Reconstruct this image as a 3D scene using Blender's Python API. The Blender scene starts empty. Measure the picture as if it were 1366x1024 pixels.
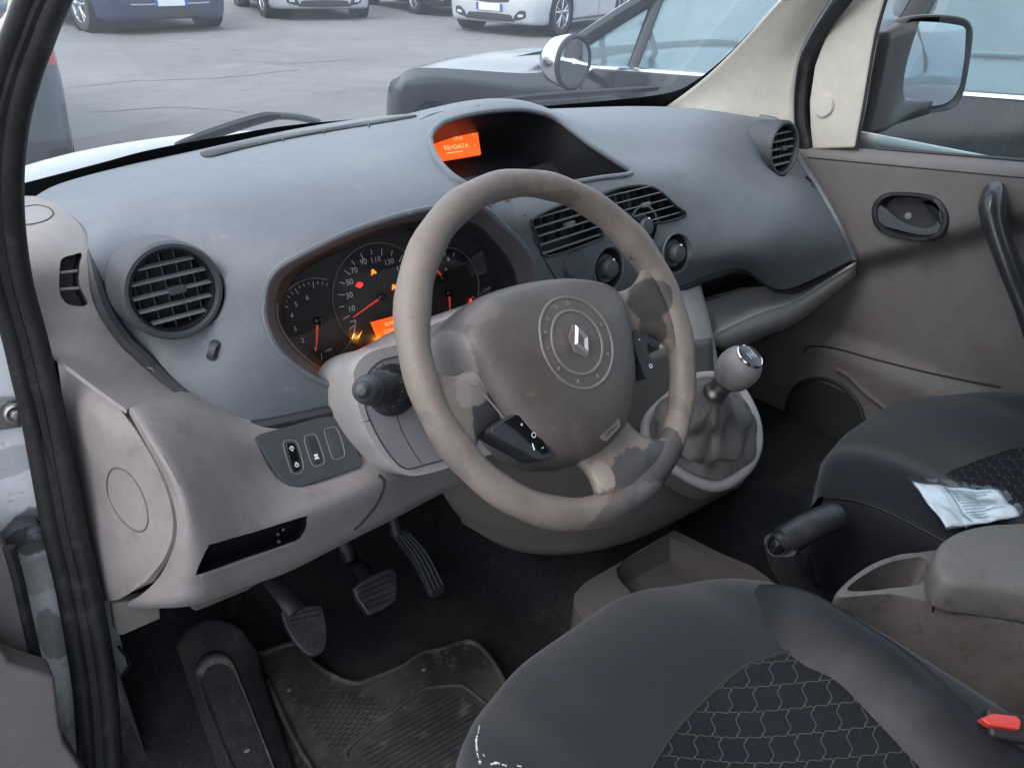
import bpy, bmesh, math, random
import numpy as np
from mathutils import Vector, Matrix
from mathutils.bvhtree import BVHTree
random.seed(7); np.random.seed(7)
sc = bpy.context.scene
COL = sc.collection
PI = math.pi
V = lambda *a: np.array(a, float)
# ------------------------------------------------------------ camera geometry (metres; X right, Y forward, Z up; van floor at 0.40)
CAM = V(-0.86344, -0.52511, 1.41326); FPX = 1024.89; IW, IH = 1366., 1024.
_y, _p, _r = map(math.radians, (41.72614, 29.98226, 2.09792))
FW = V(math.sin(_y)*math.cos(_p), math.cos(_y)*math.cos(_p), -math.sin(_p)); _rt = V(math.cos(_y), -math.sin(_y), 0); _up = np.cross(_rt, FW)
RT = _rt*math.cos(_r)+_up*math.sin(_r); UP = -_rt*math.sin(_r)+_up*math.cos(_r)
def ray(px, py): return FW+RT*(px-IW/2)/FPX-UP*(py-IH/2)/FPX
def P(px, py, x=None, y=None, z=None):
    v = ray(px, py)
    t = (x-CAM[0])/v[0] if x is not None else (y-CAM[1])/v[1] if y is not None else (z-CAM[2])/v[2]
    return CAM+t*v
def PY(l): return [P(a, b, y=c) for a, b, c in l]
def PX(l): return [P(a, b, x=c) for a, b, c in l]
def PZ(l): return [P(a, b, z=c) for a, b, c in l]
def nrm(v): v = np.asarray(v, float); return v/(np.linalg.norm(v)+1e-12)
def onplane(px, py, o, n):
    v = ray(px, py); return CAM+v*(np.dot(np.asarray(o)-CAM, n)/np.dot(v, n))
def sstep(a, b, x):
    t = min(1, max(0, (x-a)/(b-a))); return t*t*(3-2*t)
# ------------------------------------------------------------ curves and surfaces
def cr(pts, n=6, closed=False):
    p = [np.asarray(q, float) for q in pts]; m = len(p); out = []
    if m < 3 and not closed: 
        return [p[0]+(p[-1]-p[0])*i/n for i in range(n+1)]
    for i in range(m if closed else m-1):
        if closed: a, b, c, d = p[(i-1) % m], p[i], p[(i+1) % m], p[(i+2) % m]
        else:
            b, c = p[i], p[i+1]; a = p[i-1] if i > 0 else 2*b-c; d = p[i+2] if i+2 < m else 2*c-b
        for k in range(n):
            t = k/n
            out.append(.5*((2*b)+(-a+c)*t+(2*a-5*b+4*c-d)*t*t+(-a+3*b-3*c+d)*t**3))
    if not closed: out.append(p[-1])
    return out
def surf(rows, nu=6, nv=6):
    R = [cr(r, nu) for r in rows]
    cols = [cr([r[j] for r in R], nv) for j in range(len(R[0]))]
    return [[cols[j][i] for j in range(len(cols))] for i in range(len(cols[0]))]
def rrect(w, h, r, n=5):
    out = []
    for cx, cy, a0 in ((w/2-r, h/2-r, 0), (-w/2+r, h/2-r, 90), (-w/2+r, -h/2+r, 180), (w/2-r, -h/2+r, 270)):
        for k in range(n+1):
            a = math.radians(a0+90*k/n); out.append((cx+r*math.cos(a), cy+r*math.sin(a)))
    return out
# ------------------------------------------------------------ materials
MATS = {}
def mat(name, col, rough=.55, metal=0, var=.10, vs=6., bump=0., bs=900., spec=.5, coat=0., dirt=None, patches=(), emit=None, sheen=0, grain=None, speck=.13):
    m = bpy.data.materials.new(name); m.use_nodes = True; MATS[name] = m
    nt = m.node_tree; N = nt.nodes; L = nt.links
    b = N['Principled BSDF']; b.inputs['Roughness'].default_value = rough; b.inputs['Metallic'].default_value = metal
    b.inputs['Specular IOR Level'].default_value = spec; b.inputs['Coat Weight'].default_value = coat; b.inputs['Coat Roughness'].default_value = .05
    if sheen: b.inputs['Sheen Weight'].default_value = sheen
    g = N.new('ShaderNodeNewGeometry')
    n1 = N.new('ShaderNodeTexNoise'); n1.inputs['Scale'].default_value = vs; n1.inputs['Detail'].default_value = 6; L.new(g.outputs['Position'], n1.inputs['Vector'])
    mx = N.new('ShaderNodeMix'); mx.data_type = 'RGBA'
    mr = N.new('ShaderNodeMapRange'); mr.inputs['From Min'].default_value = .3; mr.inputs['From Max'].default_value = .7; L.new(n1.outputs['Fac'], mr.inputs['Value'])
    L.new(mr.outputs[0], mx.inputs['Factor'])
    c = list(col)
    mx.inputs['A'].default_value = [x*(1-var) for x in c]+[1]; mx.inputs['B'].default_value = [min(1, x*(1+var)) for x in c]+[1]
    out = mx.outputs['Result']
    def blend(prev, fac, colr):
        q = N.new('ShaderNodeMix'); q.data_type = 'RGBA'; L.new(fac, q.inputs['Factor']); L.new(prev, q.inputs['A']); q.inputs['B'].default_value = list(colr)+[1]; return q.outputs['Result']
    if dirt:                                          # (colour, amount 0..1, scale)
        for di in (dirt if isinstance(dirt, list) else [dirt]):
            n2 = N.new('ShaderNodeTexNoise'); n2.inputs['Scale'].default_value = di[2]; n2.inputs['Detail'].default_value = 9; n2.inputs['Roughness'].default_value = .65
            L.new(g.outputs['Position'], n2.inputs['Vector'])
            r2 = N.new('ShaderNodeMapRange'); r2.inputs['From Min'].default_value = .66-di[1]*.3; r2.inputs['From Max'].default_value = .80-di[1]*.2; r2.inputs['To Max'].default_value = .85
            L.new(n2.outputs['Fac'], r2.inputs['Value']); out = blend(out, r2.outputs[0], di[0])
    if patches:                                       # ((centre, radius, stretch axis or None, colour, rag, strength))
        n3 = N.new('ShaderNodeTexNoise'); n3.inputs['Scale'].default_value = 60; n3.inputs['Detail'].default_value = 12; n3.inputs['Roughness'].default_value = .72; L.new(g.outputs['Position'], n3.inputs['Vector'])
        for (ce, ra, colr, rag, stg) in patches:
            d = N.new('ShaderNodeVectorMath'); d.operation = 'SUBTRACT'; L.new(g.outputs['Position'], d.inputs[0]); d.inputs[1].default_value = tuple(ce)
            s = N.new('ShaderNodeVectorMath'); s.operation = 'DIVIDE'; L.new(d.outputs[0], s.inputs[0])
            s.inputs[1].default_value = tuple(ra) if hasattr(ra, '__len__') else (ra, ra, ra)
            ln = N.new('ShaderNodeVectorMath'); ln.operation = 'LENGTH'; L.new(s.outputs[0], ln.inputs[0])
            ma = N.new('ShaderNodeMath'); ma.operation = 'MULTIPLY_ADD'; L.new(n3.outputs['Fac'], ma.inputs[0]); ma.inputs[1].default_value = rag; L.new(ln.outputs['Value'], ma.inputs[2])
            r3 = N.new('ShaderNodeMapRange'); r3.inputs['From Min'].default_value = 1+rag*.5; r3.inputs['From Max'].default_value = .90+rag*.5; r3.inputs['To Max'].default_value = stg
            L.new(ma.outputs[0], r3.inputs['Value']); out = blend(out, r3.outputs[0], colr)
    if speck:
        n5 = N.new('ShaderNodeTexNoise'); n5.inputs['Scale'].default_value = 900; n5.inputs['Detail'].default_value = 2; L.new(g.outputs['Position'], n5.inputs['Vector'])
        n6 = N.new('ShaderNodeTexNoise'); n6.inputs['Scale'].default_value = 38; n6.inputs['Detail'].default_value = 10; n6.inputs['Roughness'].default_value = .75; L.new(g.outputs['Position'], n6.inputs['Vector'])
        ad = N.new('ShaderNodeMath'); ad.operation = 'ADD'; L.new(n5.outputs['Fac'], ad.inputs[0]); L.new(n6.outputs['Fac'], ad.inputs[1])
        r5 = N.new('ShaderNodeMapRange'); r5.inputs['From Min'].default_value = .7; r5.inputs['From Max'].default_value = 1.3; r5.inputs['To Min'].default_value = 1-speck; r5.inputs['To Max'].default_value = 1+speck; L.new(ad.outputs[0], r5.inputs['Value'])
        sc_ = N.new('ShaderNodeVectorMath'); sc_.operation = 'SCALE'; L.new(out, sc_.inputs[0]); L.new(r5.outputs[0], sc_.inputs['Scale']); out = sc_.outputs[0]
    L.new(out, b.inputs['Base Color'])
    rm = N.new('ShaderNodeMapRange'); rm.inputs['To Min'].default_value = max(0.02, rough-.08); rm.inputs['To Max'].default_value = min(1, rough+.08); L.new(n1.outputs['Fac'], rm.inputs['Value']); L.new(rm.outputs[0], b.inputs['Roughness'])
    if bump:
        n4 = N.new('ShaderNodeTexNoise'); n4.inputs['Scale'].default_value = bs; n4.inputs['Detail'].default_value = 3; L.new(g.outputs['Position'], n4.inputs['Vector'])
        if grain:
            mp = N.new('ShaderNodeMapping'); L.new(g.outputs['Position'], mp.inputs['Vector']); mp.inputs['Scale'].default_value = grain; L.new(mp.outputs[0], n4.inputs['Vector'])
        bp = N.new('ShaderNodeBump'); bp.inputs['Strength'].default_value = bump; bp.inputs['Distance'].default_value = .002; L.new(n4.outputs['Fac'], bp.inputs['Height']); L.new(bp.outputs[0], b.inputs['Normal'])
    if emit:
        b.inputs['Emission Color'].default_value = list(emit[0])+[1]; b.inputs['Emission Strength'].default_value = emit[1]
    return m
def glassmat(name, tint, refl_rough=.0, film=0., filmcol=(.6, .65, .7), ior=1.45):
    m = bpy.data.materials.new(name); m.use_nodes = True; nt = m.node_tree; N = nt.nodes; L = nt.links; N.clear(); MATS[name] = m
    o = N.new('ShaderNodeOutputMaterial'); t = N.new('ShaderNodeBsdfTransparent'); t.inputs[0].default_value = list(tint)+[1]
    gl = N.new('ShaderNodeBsdfGlossy'); gl.inputs['Roughness'].default_value = refl_rough; gl.inputs[0].default_value = (1, 1, 1, 1)
    f = N.new('ShaderNodeFresnel'); gb = N.new('ShaderNodeNewGeometry'); ir = N.new('ShaderNodeMapRange'); ir.inputs['To Min'].default_value = ior; ir.inputs['To Max'].default_value = 1/ior
    L.new(gb.outputs['Backfacing'], ir.inputs['Value']); L.new(ir.outputs[0], f.inputs['IOR'])   # a thin sheet reflects alike from both sides
    mx = N.new('ShaderNodeMixShader'); L.new(f.outputs[0], mx.inputs[0]); L.new(t.outputs[0], mx.inputs[1]); L.new(gl.outputs[0], mx.inputs[2]); out = mx
    if film:
        d = N.new('ShaderNodeBsdfTranslucent'); d.inputs[0].default_value = list(filmcol)+[1]
        g = N.new('ShaderNodeNewGeometry'); n = N.new('ShaderNodeTexNoise'); n.inputs['Scale'].default_value = 5; n.inputs['Detail'].default_value = 8; L.new(g.outputs['Position'], n.inputs['Vector'])
        mr = N.new('ShaderNodeMapRange'); mr.inputs['To Min'].default_value = film*.7; mr.inputs['To Max'].default_value = film*1.3; L.new(n.outputs['Fac'], mr.inputs['Value'])
        m2 = N.new('ShaderNodeMixShader'); L.new(mr.outputs[0], m2.inputs[0]); L.new(mx.outputs[0], m2.inputs[1]); L.new(d.outputs[0], m2.inputs[2]); out = m2
    L.new(out.outputs[0], o.inputs['Surface']); return m
# ------------------------------------------------------------ mesh builder
def frame(n, up=None):
    n = nrm(n); up = V(0, 0, 1) if up is None else np.asarray(up, float)
    if abs(np.dot(n, nrm(up))) > .98: up = V(0, 1, 0)
    x = nrm(np.cross(up, n)); y = np.cross(n, x); return x, y, n
class MB:
    def __init__(s): s.v = []; s.f = []; s.m = []
    def add(s, v, f, mi=0):
        k = len(s.v); s.v += [tuple(map(float, q)) for q in v]; s.f += [tuple(i+k for i in g) for g in f]; s.m += [mi]*len(f); return s
    def grid(s, G, cu=False, cv=False, mi=0, flip=False):
        nr, nc = len(G), len(G[0]); v = [p for r in G for p in r]; f = []
        for i in range(nr if cv else nr-1):
            for j in range(nc if cu else nc-1):
                a, b, c, d = i*nc+j, i*nc+(j+1) % nc, ((i+1) % nr)*nc+(j+1) % nc, ((i+1) % nr)*nc+j
                f.append((a, d, c, b) if flip else (a, b, c, d))
        return s.add(v, f, mi)
    def tube(s, path, r, seg=10, closed=False, mi=0, up=None, cap=True, flat=None):
        p = [np.asarray(q, float) for q in path]; n = len(p); rr = r if hasattr(r, '__len__') else [r]*n
        ff = flat if hasattr(flat, '__len__') else [flat or 1]*n
        G = []; T = []
        for i in range(n):
            a = p[(i-1) % n] if (closed or i > 0) else p[i]; b = p[(i+1) % n] if (closed or i < n-1) else p[i]; T.append(nrm(b-a))
        x, y, _ = frame(T[0], up)
        for i in range(n):
            if up is not None: x = nrm(np.cross(np.asarray(up, float), T[i])); y = np.cross(T[i], x)
            else:
                x = nrm(x-np.dot(x, T[i])*T[i]); y = np.cross(T[i], x)
            G.append([p[i]+rr[i]*(math.cos(2*PI*k/seg)*x+ff[i]*math.sin(2*PI*k/seg)*y) for k in range(seg)])
        s.grid(G, cu=True, cv=closed, mi=mi)
        if not closed and cap:
            k = len(s.v)-n*seg; s.f.append(tuple(k+j for j in range(seg))[::-1]); s.f.append(tuple(k+(n-1)*seg+j for j in range(seg))); s.m += [mi, mi]
        return s
    def lathe(s, prof, o, ax, seg=32, mi=0, up=None, cap0=False, cap1=False, sx=1., a0=0, a1=2*PI):
        x, y, z = frame(ax, up); full = abs(a1-a0-2*PI) < 1e-6; m = seg if full else seg+1
        G = [[np.asarray(o)+z*h+r*(x*math.cos(a0+(a1-a0)*k/seg)*sx+y*math.sin(a0+(a1-a0)*k/seg)) for k in range(m)] for r, h in prof]
        s.grid(G, cu=full, mi=mi); k = len(s.v)-len(prof)*m
        if cap0: s.f.append(tuple(k+j for j in range(m))[::-1]); s.m.append(mi)
        if cap1: s.f.append(tuple(k+(len(prof)-1)*m+j for j in range(m))); s.m.append(mi)
        return s
    def prism(s, outl, n, d, mi=0, back=True):      # outline at front, extruded by -n*d
        o = [np.asarray(q, float) for q in outl]; n = nrm(n); m = len(o)
        ar = sum(np.cross(o[i]-o[0], o[(i+1) % m]-o[0]) for i in range(m))
        if np.dot(ar, n) < 0: o = o[::-1]
        b = [q-n*d for q in o]; f = [tuple(range(m))]+[(i, i+m, (i+1) % m+m, (i+1) % m) for i in range(m)]
        if back: f.append(tuple(range(2*m-1, m-1, -1)))
        return s.add(o+b, f, mi)
    def plate(s, c, n, pts2, d, mi=0, up=None):
        x, y, z = frame(n, up); return s.prism([np.asarray(c)+x*a+y*b for a, b in pts2], z, d, mi)
    def box(s, c, sz, R=None, mi=0):
        x, y, z = (V(1, 0, 0), V(0, 1, 0), V(0, 0, 1)) if R is None else R
        v = [np.asarray(c)+x*sz[0]/2*i+y*sz[1]/2*j+z*sz[2]/2*k for i in (-1, 1) for j in (-1, 1) for k in (-1, 1)]
        return s.add(v, [(0, 1, 3, 2), (4, 6, 7, 5), (0, 4, 5, 1), (2, 3, 7, 6), (0, 2, 6, 4), (1, 5, 7, 3)], mi)
    def text(s, txt, o, xd, yd, h, mi=0, depth=0, align='CENTER'):
        cu = bpy.data.curves.new('t', 'FONT'); cu.body = txt; cu.size = 1; cu.align_x = align; cu.align_y = 'CENTER'; cu.extrude = depth/h/1.4 if depth else 0; cu.resolution_u = 3
        ob = bpy.data.objects.new('t', cu); COL.objects.link(ob); dg = bpy.context.evaluated_depsgraph_get(); me = ob.evaluated_get(dg).to_mesh()
        xd = nrm(xd); yd = nrm(yd); zd = np.cross(xd, yd); k = h*1.4
        s.add([np.asarray(o)+xd*q.co.x*k+yd*q.co.y*k+zd*q.co.z*k for q in me.vertices], [tuple(g.vertices) for g in me.polygons], mi)
        ob.evaluated_get(dg).to_mesh_clear(); bpy.data.objects.remove(ob); bpy.data.curves.remove(cu); return s
    def bvh(s): return BVHTree.FromPolygons(s.v, s.f)
    def mesh(s, name):
        me = bpy.data.meshes.new(name); me.from_pydata(s.v, [], s.f); me.polygons.foreach_set('material_index', s.m); me.update(); return me
    def build(s, name, mats, parent=None, bevel=0, seg=2, subd=0, solid=0, off=-1, sharp=38, label=None, recalc=True):
        me = bpy.data.meshes.new(name)
        off_ = np.zeros(3); q = parent
        while q is not None: off_ += np.array(q.location); q = q.parent
        me.from_pydata([tuple(np.array(c)-off_) for c in s.v], [], s.f); me.polygons.foreach_set('material_index', s.m)
        bm = bmesh.new(); bm.from_mesh(me)
        if recalc: bmesh.ops.remove_doubles(bm, verts=bm.verts, dist=1e-6); bmesh.ops.recalc_face_normals(bm, faces=bm.faces)
        for f in bm.faces: f.smooth = True
        if not bevel:
            for e in bm.edges:
                if len(e.link_faces) == 2 and e.calc_face_angle(0) > math.radians(sharp): e.smooth = False
        bm.to_mesh(me); bm.free()
        for mm in (mats if isinstance(mats, (list, tuple)) else [mats]): me.materials.append(MATS[mm] if isinstance(mm, str) else mm)
        ob = bpy.data.objects.new(name, me); COL.objects.link(ob); ob.parent = parent
        if solid:
            md = ob.modifiers.new('s', 'SOLIDIFY'); md.thickness = solid; md.offset = off; md.use_even_offset = False
        if subd: md = ob.modifiers.new('u', 'SUBSURF'); md.levels = md.render_levels = subd
        if bevel:
            md = ob.modifiers.new('b', 'BEVEL'); md.width = bevel; md.segments = seg; md.limit_method = 'ANGLE'; md.angle_limit = math.radians(32); md.harden_normals = False
            md = ob.modifiers.new('w', 'WEIGHTED_NORMAL'); md.keep_sharp = False
        if label: ob['label'] = label
        return ob
def tag(o, label, cat, group=None, kind=None):
    if label: o['label'] = label
    if cat: o['category'] = cat
    if group: o['group'] = group
    if kind: o['kind'] = kind
    return o
def thing(name, loc, label, cat, group=None):
    o = bpy.data.objects.new(name, None); COL.objects.link(o); o.location = tuple(map(float, loc)); o.empty_display_size = .05; return tag(o, label, cat, group)
def boolean(mb, cutters):
    dg0 = None; me = mb.mesh('a'); bm = bmesh.new(); bm.from_mesh(me); bmesh.ops.remove_doubles(bm, verts=bm.verts, dist=1e-6); bmesh.ops.recalc_face_normals(bm, faces=bm.faces); bm.to_mesh(me); bm.free()
    a = bpy.data.objects.new('a', me); COL.objects.link(a); cs = []
    for c in cutters:
        cm = c.mesh('c'); bm = bmesh.new(); bm.from_mesh(cm); bmesh.ops.remove_doubles(bm, verts=bm.verts, dist=1e-6); bmesh.ops.recalc_face_normals(bm, faces=bm.faces); bm.to_mesh(cm); bm.free()
        o = bpy.data.objects.new('c', cm); COL.objects.link(o); cs.append(o); md = a.modifiers.new('x', 'BOOLEAN'); md.operation = 'DIFFERENCE'; md.object = o; md.solver = 'EXACT'
    dg = bpy.context.evaluated_depsgraph_get(); e = a.evaluated_get(dg); m2 = e.to_mesh()
    r = MB(); r.v = [tuple(q.co) for q in m2.vertices]; r.f = [tuple(g.vertices) for g in m2.polygons]; r.m = [g.material_index for g in m2.polygons]; e.to_mesh_clear()
    for o in [a]+cs:
        d = o.data; bpy.data.objects.remove(o); bpy.data.meshes.remove(d)
    return r
def thick(G, t, nvec=None):                         # a closed slab from a grid: second layer t behind (along nvec or the local normal)
    mb = MB(); nr, nc = len(G), len(G[0]); B = []
    for i in range(nr):
        row = []
        for j in range(nc):
            if nvec is None:
                a = G[min(i+1, nr-1)][j]-G[max(i-1, 0)][j]; b = G[i][min(j+1, nc-1)]-G[i][max(j-1, 0)]; n = nrm(np.cross(a, b))
            else: n = nvec
            row.append(G[i][j]+n*t)
        B.append(row)
    mb.grid(G); mb.grid(B, flip=True)
    ring = lambda g: [g[0][j] for j in range(nc)]+[g[i][-1] for i in range(1, nr)]+[g[-1][j] for j in range(nc-2, -1, -1)]+[g[i][0] for i in range(nr-2, 0, -1)]
    mb.grid([ring(G), ring(B)], cu=True); return mb
def hitter(mb):  # nearest point of a surface along a line of sight
    b = mb.bvh()
    def hit(px, py, lift=0.):
        d = Vector(ray(px, py)).normalized(); loc, n, i, dist = b.ray_cast(Vector(CAM), d)
        if loc is None:
            best = min((b.find_nearest(Vector(CAM)+d*t) for t in np.arange(.4, 2.6, .02)), key=lambda r: r[3])
            loc, n = best[0], best[1]; print('MISS', px, py, round(best[3], 4))
        n = np.array(n)
        if np.dot(n, np.array(d)) > 0: n = -n
        return np.array(loc)+n*lift, n
    return hit
def fitplane(pts):
    p = np.array(pts); c = p.mean(0); u, s, vt = np.linalg.svd(p-c); n = vt[2]
    if np.dot(n, CAM-c) < 0: n = -n
    return c, n
# ------------------------------------------------------------ materials
mat('pad_plastic', (.115, .131, .150), .42, var=.07, vs=4, bump=.5, bs=800, spec=.75, dirt=[((.155, .17, .185), .45, 3), ((.085, .092, .105), .35, 5), ((.2, .21, .22), .18, 35)])
mat('trim_plastic', (.25, .231, .229), .58, var=.06, vs=5, bump=.45, bs=850, dirt=[((.19, .17, .165), .4, 4), ((.15, .133, .125), .25, 16)])
mat('pod_plastic', (.105, .095, .092), .62, var=.08, vs=6, bump=.25, bs=1200, dirt=((.085, .073, .067), .45, 6))
mat('shroud_plastic', (.30, .288, .288), .5, var=.05, vs=6, bump=.15, bs=1400, dirt=((.36, .33, .31), .35, 7))
mat('inset_plastic', (.19, .18, .20), .6, var=.05, bump=.2, bs=1500)
mat('cream_trim', (.52, .49, .435), .6, var=.04, vs=3, bump=.1, bs=900, dirt=((.46, .42, .37), .25, 3))
mat('door_trim', (.145, .132, .131), .62, var=.08, vs=4, bump=.5, bs=800, dirt=[((.11, .096, .092), .4, 5), ((.09, .08, .076), .2, 18)])
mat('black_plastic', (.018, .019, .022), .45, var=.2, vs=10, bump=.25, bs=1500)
mat('gloss_black', (.008, .008, .01), .12, var=.1)
mat('dark_plastic', (.032, .034, .04), .5, var=.15, bump=.3, bs=1500)
mat('charcoal_plastic', (.055, .06, .07), .5, var=.12, bump=.25, bs=1500)
mat('slat_grey', (.19, .20, .21), .4, var=.08)
mat('rubber', (.012, .0125, .014), .55, var=.3, vs=25, bump=.5, bs=160, dirt=((.05, .05, .055), .35, 22))
mat('carpet', (.008, .009, .011), .95, var=.5, vs=90, bump=1, bs=700, dirt=[((.030, .028, .025), .5, 7), ((.075, .07, .065), .28, 190), ((.05, .046, .04), .2, 30)])
mat('mat_rubber', (.018, .018, .018), .5, var=.3, vs=20, bump=.4, bs=300, dirt=[((.055, .05, .045), .65, 9), ((.10, .093, .085), .35, 28), ((.12, .11, .10), .2, 110)])
mat('white_paint', (.46, .49, .52), .3, var=.04, vs=4, coat=.4, dirt=((.42, .40, .38), .25, 5))
mat('headliner', (.65, .64, .62), .9, var=.04)
mat('chrome', (.75, .77, .80), .12, metal=1, var=.04, speck=0)
mat('satin_metal', (.42, .41, .40), .35, metal=1, var=.1)
mat('rust', (.16, .07, .03), .8, var=.4, vs=60)
mat('print_white', (.75, .78, .8), .6, var=.02, speck=0)
mat('needle_red', (.6, .05, .03), .5, emit=((.9, .08, .03), .12), speck=0)
mat('lcd_orange', (.8, .12, .01), .5, var=.03, emit=((1., .085, .008), .48), speck=0)
mat('lcd_text', (.9, .5, .3), .5, emit=((1., .36, .16), .62), speck=0)
mat('lamp_red', (.8, .02, .02), .5, emit=((1., .03, .02), 0.8), speck=0)
mat('lamp_amber', (.8, .2, .02), .5, emit=((1., .2, .02), 0.75), speck=0)
mat('charcoal_gloss', (.03, .032, .036), .22, var=.1)
mat('seam_dark', (.02, .02, .022), .8)
glassmat('windscreen_glass', (.90, .95, .96), .0, film=.04, filmcol=(.62, .72, .80))
glassmat('lens_glass', (.96, .96, .96), .02, film=.012, filmcol=(.7, .7, .7))
glassmat('side_glass', (.80, .90, .92), .0, film=.03, filmcol=(.6, .72, .78))
# ------------------------------------------------------------ the van's body
van = thing('van_body', (0, -.6, 0), 'white van body with windscreen, roof, pillars and black carpet, seen through its open side', 'van body')
def ws(x, t):                                        # the windscreen sheet
    b = V(x, .72+.15*(1-(x/.72)**2), 1.07); k = V(x*.89, b[1]-.66, 1.73); return b+(k-b)*t
wg = [[ws(-.74+1.48*j/20, i/12*1.02-.02) for j in range(21)] for i in range(13)]
hitW = hitter(MB().grid([[ws(-1.1+2.2*j/20, i/12*1.6-.35) for j in range(21)] for i in range(13)])); mb = MB().grid(wg); mb.build('windscreen', 'windscreen_glass', van)
# black printed border of the windscreen
def hw(px, py): 
    q, n = hitW(px, py); return q+V(0, -.006, -.006)
top = [(20, 239), (60, 229), (130, 211), (200, 193), (300, 175), (400, 160), (560, 148), (700, 139), (830, 128), (893, 119), (925, 104), (965, 72), (1003, 33), (1036, 0), (1062, -28)]
bot = [(20, 285), (60, 275), (130, 257), (200, 239), (300, 215), (400, 200), (560, 188), (700, 180), (830, 172), (915, 150), (950, 112), (985, 80), (1018, 45), (1054, 8), (1085, -24)]
a = cr([hw(*q) for q in top], 5); b = [q for q in cr([hw(*q) if q[1] < 130 else hw(*q) for q in bot], 5)]
MB().grid([a, b]).build('windscreen_border', 'black_plastic', van)
# bonnet, cowl and front wings
rows = []
for y, zs in ((.84, (1.05, 1.055, 1.05, 1.03, 1.02, 1.02, 1.03, 1.04, 1.04)), (.885, (1.075, 1.093, 1.095, 1.078, 1.06, 1.055, 1.06, 1.06, 1.05)), (.96, (1.06, 1.082, 1.08, 1.065, 1.05, 1.05, 1.05, 1.05, 1.03)),
              (1.2, (.99, 1.01, 1.01, 1.0, .995, .99, .99, .98, .96)), (1.5, (.86, .90, .91, .91, .91, .91, .91, .90, .86)), (1.66, (.66, .70, .72, .72, .72, .72, .72, .70, .66))):
    rows.append([V(-.76+1.52*j/8, y-(.10 if y < 1 else .06)*abs(j/4-1)**2+(0 if y > 1 else .03), z) for j, z in enumerate(zs)])
MB().grid(surf(rows, 4, 4)).build('bonnet', 'white_paint', van, solid=.004)
mb = MB()
for s in (-1, 1):                                    # wings and front
    mb.grid([[V(s*.77, .60, z), V(s*.80, 1.0, z), V(s*.79, 1.4, min(z, .92)), V(s*.72, 1.66, min(z, .68))] for z in (.30, .6, 1.0)])
mb.grid([[V(-.72, 1.66, z), V(0, 1.74, z), V(.72, 1.66, z)] for z in (.25, .68)])
mb.build('front_wing', 'white_paint', van, solid=.004)
# scuttle shelf under the glass
MB().grid([[V(-.76, .60, 1.02), V(0, .80, 1.03), V(.76, .60, 1.02)], [V(-.76, .80, 1.045), V(0, .96, 1.03), V(.76, .80, 1.035)]]).build('scuttle', 'black_plastic', van, solid=.003)
# cream pillar trim
pr = [[(885, 146, .70), (960, 162, .70), (1064, 200, .735)], [(905, 131, .695), (985, 130, .705), (1060, 150, .735)], [(940, 104, .685), (1012, 92, .70), (1062, 105, .73)],
      [(975, 71, .675), (1036, 56, .69), (1070, 65, .725)], [(1005, 39, .665), (1058, 22, .68), (1086, 30, .715)], [(1040, 0, .655), (1080, -12, .67), (1106, 0, .705)], [(1075, -38, .645), (1110, -48, .66), (1140, -40, .69)]]
G = [PX(r) for r in pr]+[[V(.60, .08, 1.70), V(.63, .03, 1.71), V(.69, -.03, 1.69)]]
G = surf(G, 8, 5)
MB().grid(G).build('pillar_trim', 'cream_trim', van, solid=.01)
GL = [[V(-q[0]-.015, q[1], q[2]) for q in r] for r in G[22:]]
MB().grid(GL).build('pillar_trim', 'cream_trim', van, solid=.01)
# black door seal, passenger side
sp = PX([(1180, -75, .70), (1152, -32, .71), (1126, 0, .72), (1099, 36, .735), (1077, 78, .745), (1069, 120, .75), (1068, 160, .75), (1074, 205, .75)])
MB().tube(cr([V(.60, -.6, 1.70), V(.66, -.2, 1.66)]+sp+[V(.755, .37, .95), V(.755, .38, .7)], 5), .0155, 10, up=(1, 0, 0), flat=.7).build('door_seal', 'rubber', van)
# black door seal, driver side: two lips on a flange
sl = [(112, -100, .0), (58, 0, .08), (38, 50, .14), (20, 100, .18), (5, 160, .22), (-2, 230, .25), (0, 300, .28), (12, 375, .30), (32, 446, .31), (45, 500, .31), (60, 564, .31), (86, 704, .31), (105, 786, .31), (126, 909, .31), (134, 1021, .30), (140, 1150, .26)]
sl = [V(-.60, -.6, 1.66), V(-.66, -.25, 1.56)]+PY(sl)+[V(-.86, .10, .33), V(-.87, -.3, .30), V(-.87, -1., .30)]
c = cr(sl, 5); vd = [nrm(q-CAM) for q in c]; sd = []
for i in range(len(c)):
    t = nrm(c[min(i+1, len(c)-1)]-c[max(i-1, 0)]); sd.append(nrm(np.cross(t, vd[i])))
mb = MB()
kk = [max(.45, min(1.25, np.dot(p-CAM, FW)*(27+3*sstep(1.05, 1.2, p[2]))/FPX/.0252)) for p in c]
mb.tube([p+s*.0125*k-v*.004 for p, s, v, k in zip(c, sd, vd, kk)], [.0125*k for k in kk], 10)
mb.tube([p-s*.0135*k for p, s, k in zip(c, sd, kk)], [.0115*k for k in kk], 10)
mb.tube([p-s*.001-v*.002 for p, s, v in zip(c, sd, vd)], [.010*k for k in kk], 8)
mb.build('door_seal', 'rubber', van)
MB().prism(PX([(1056, 215, .768), (1052, 150, .768), (1064, 80, .768), (1098, 20, .768), (1140, -45, .768), (1176, -45, .768), (1120, 30, .768), (1098, 90, .768), (1096, 215, .768)]), (-1, 0, 0), .01).build('door_frame', 'black_plastic', van)
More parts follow.
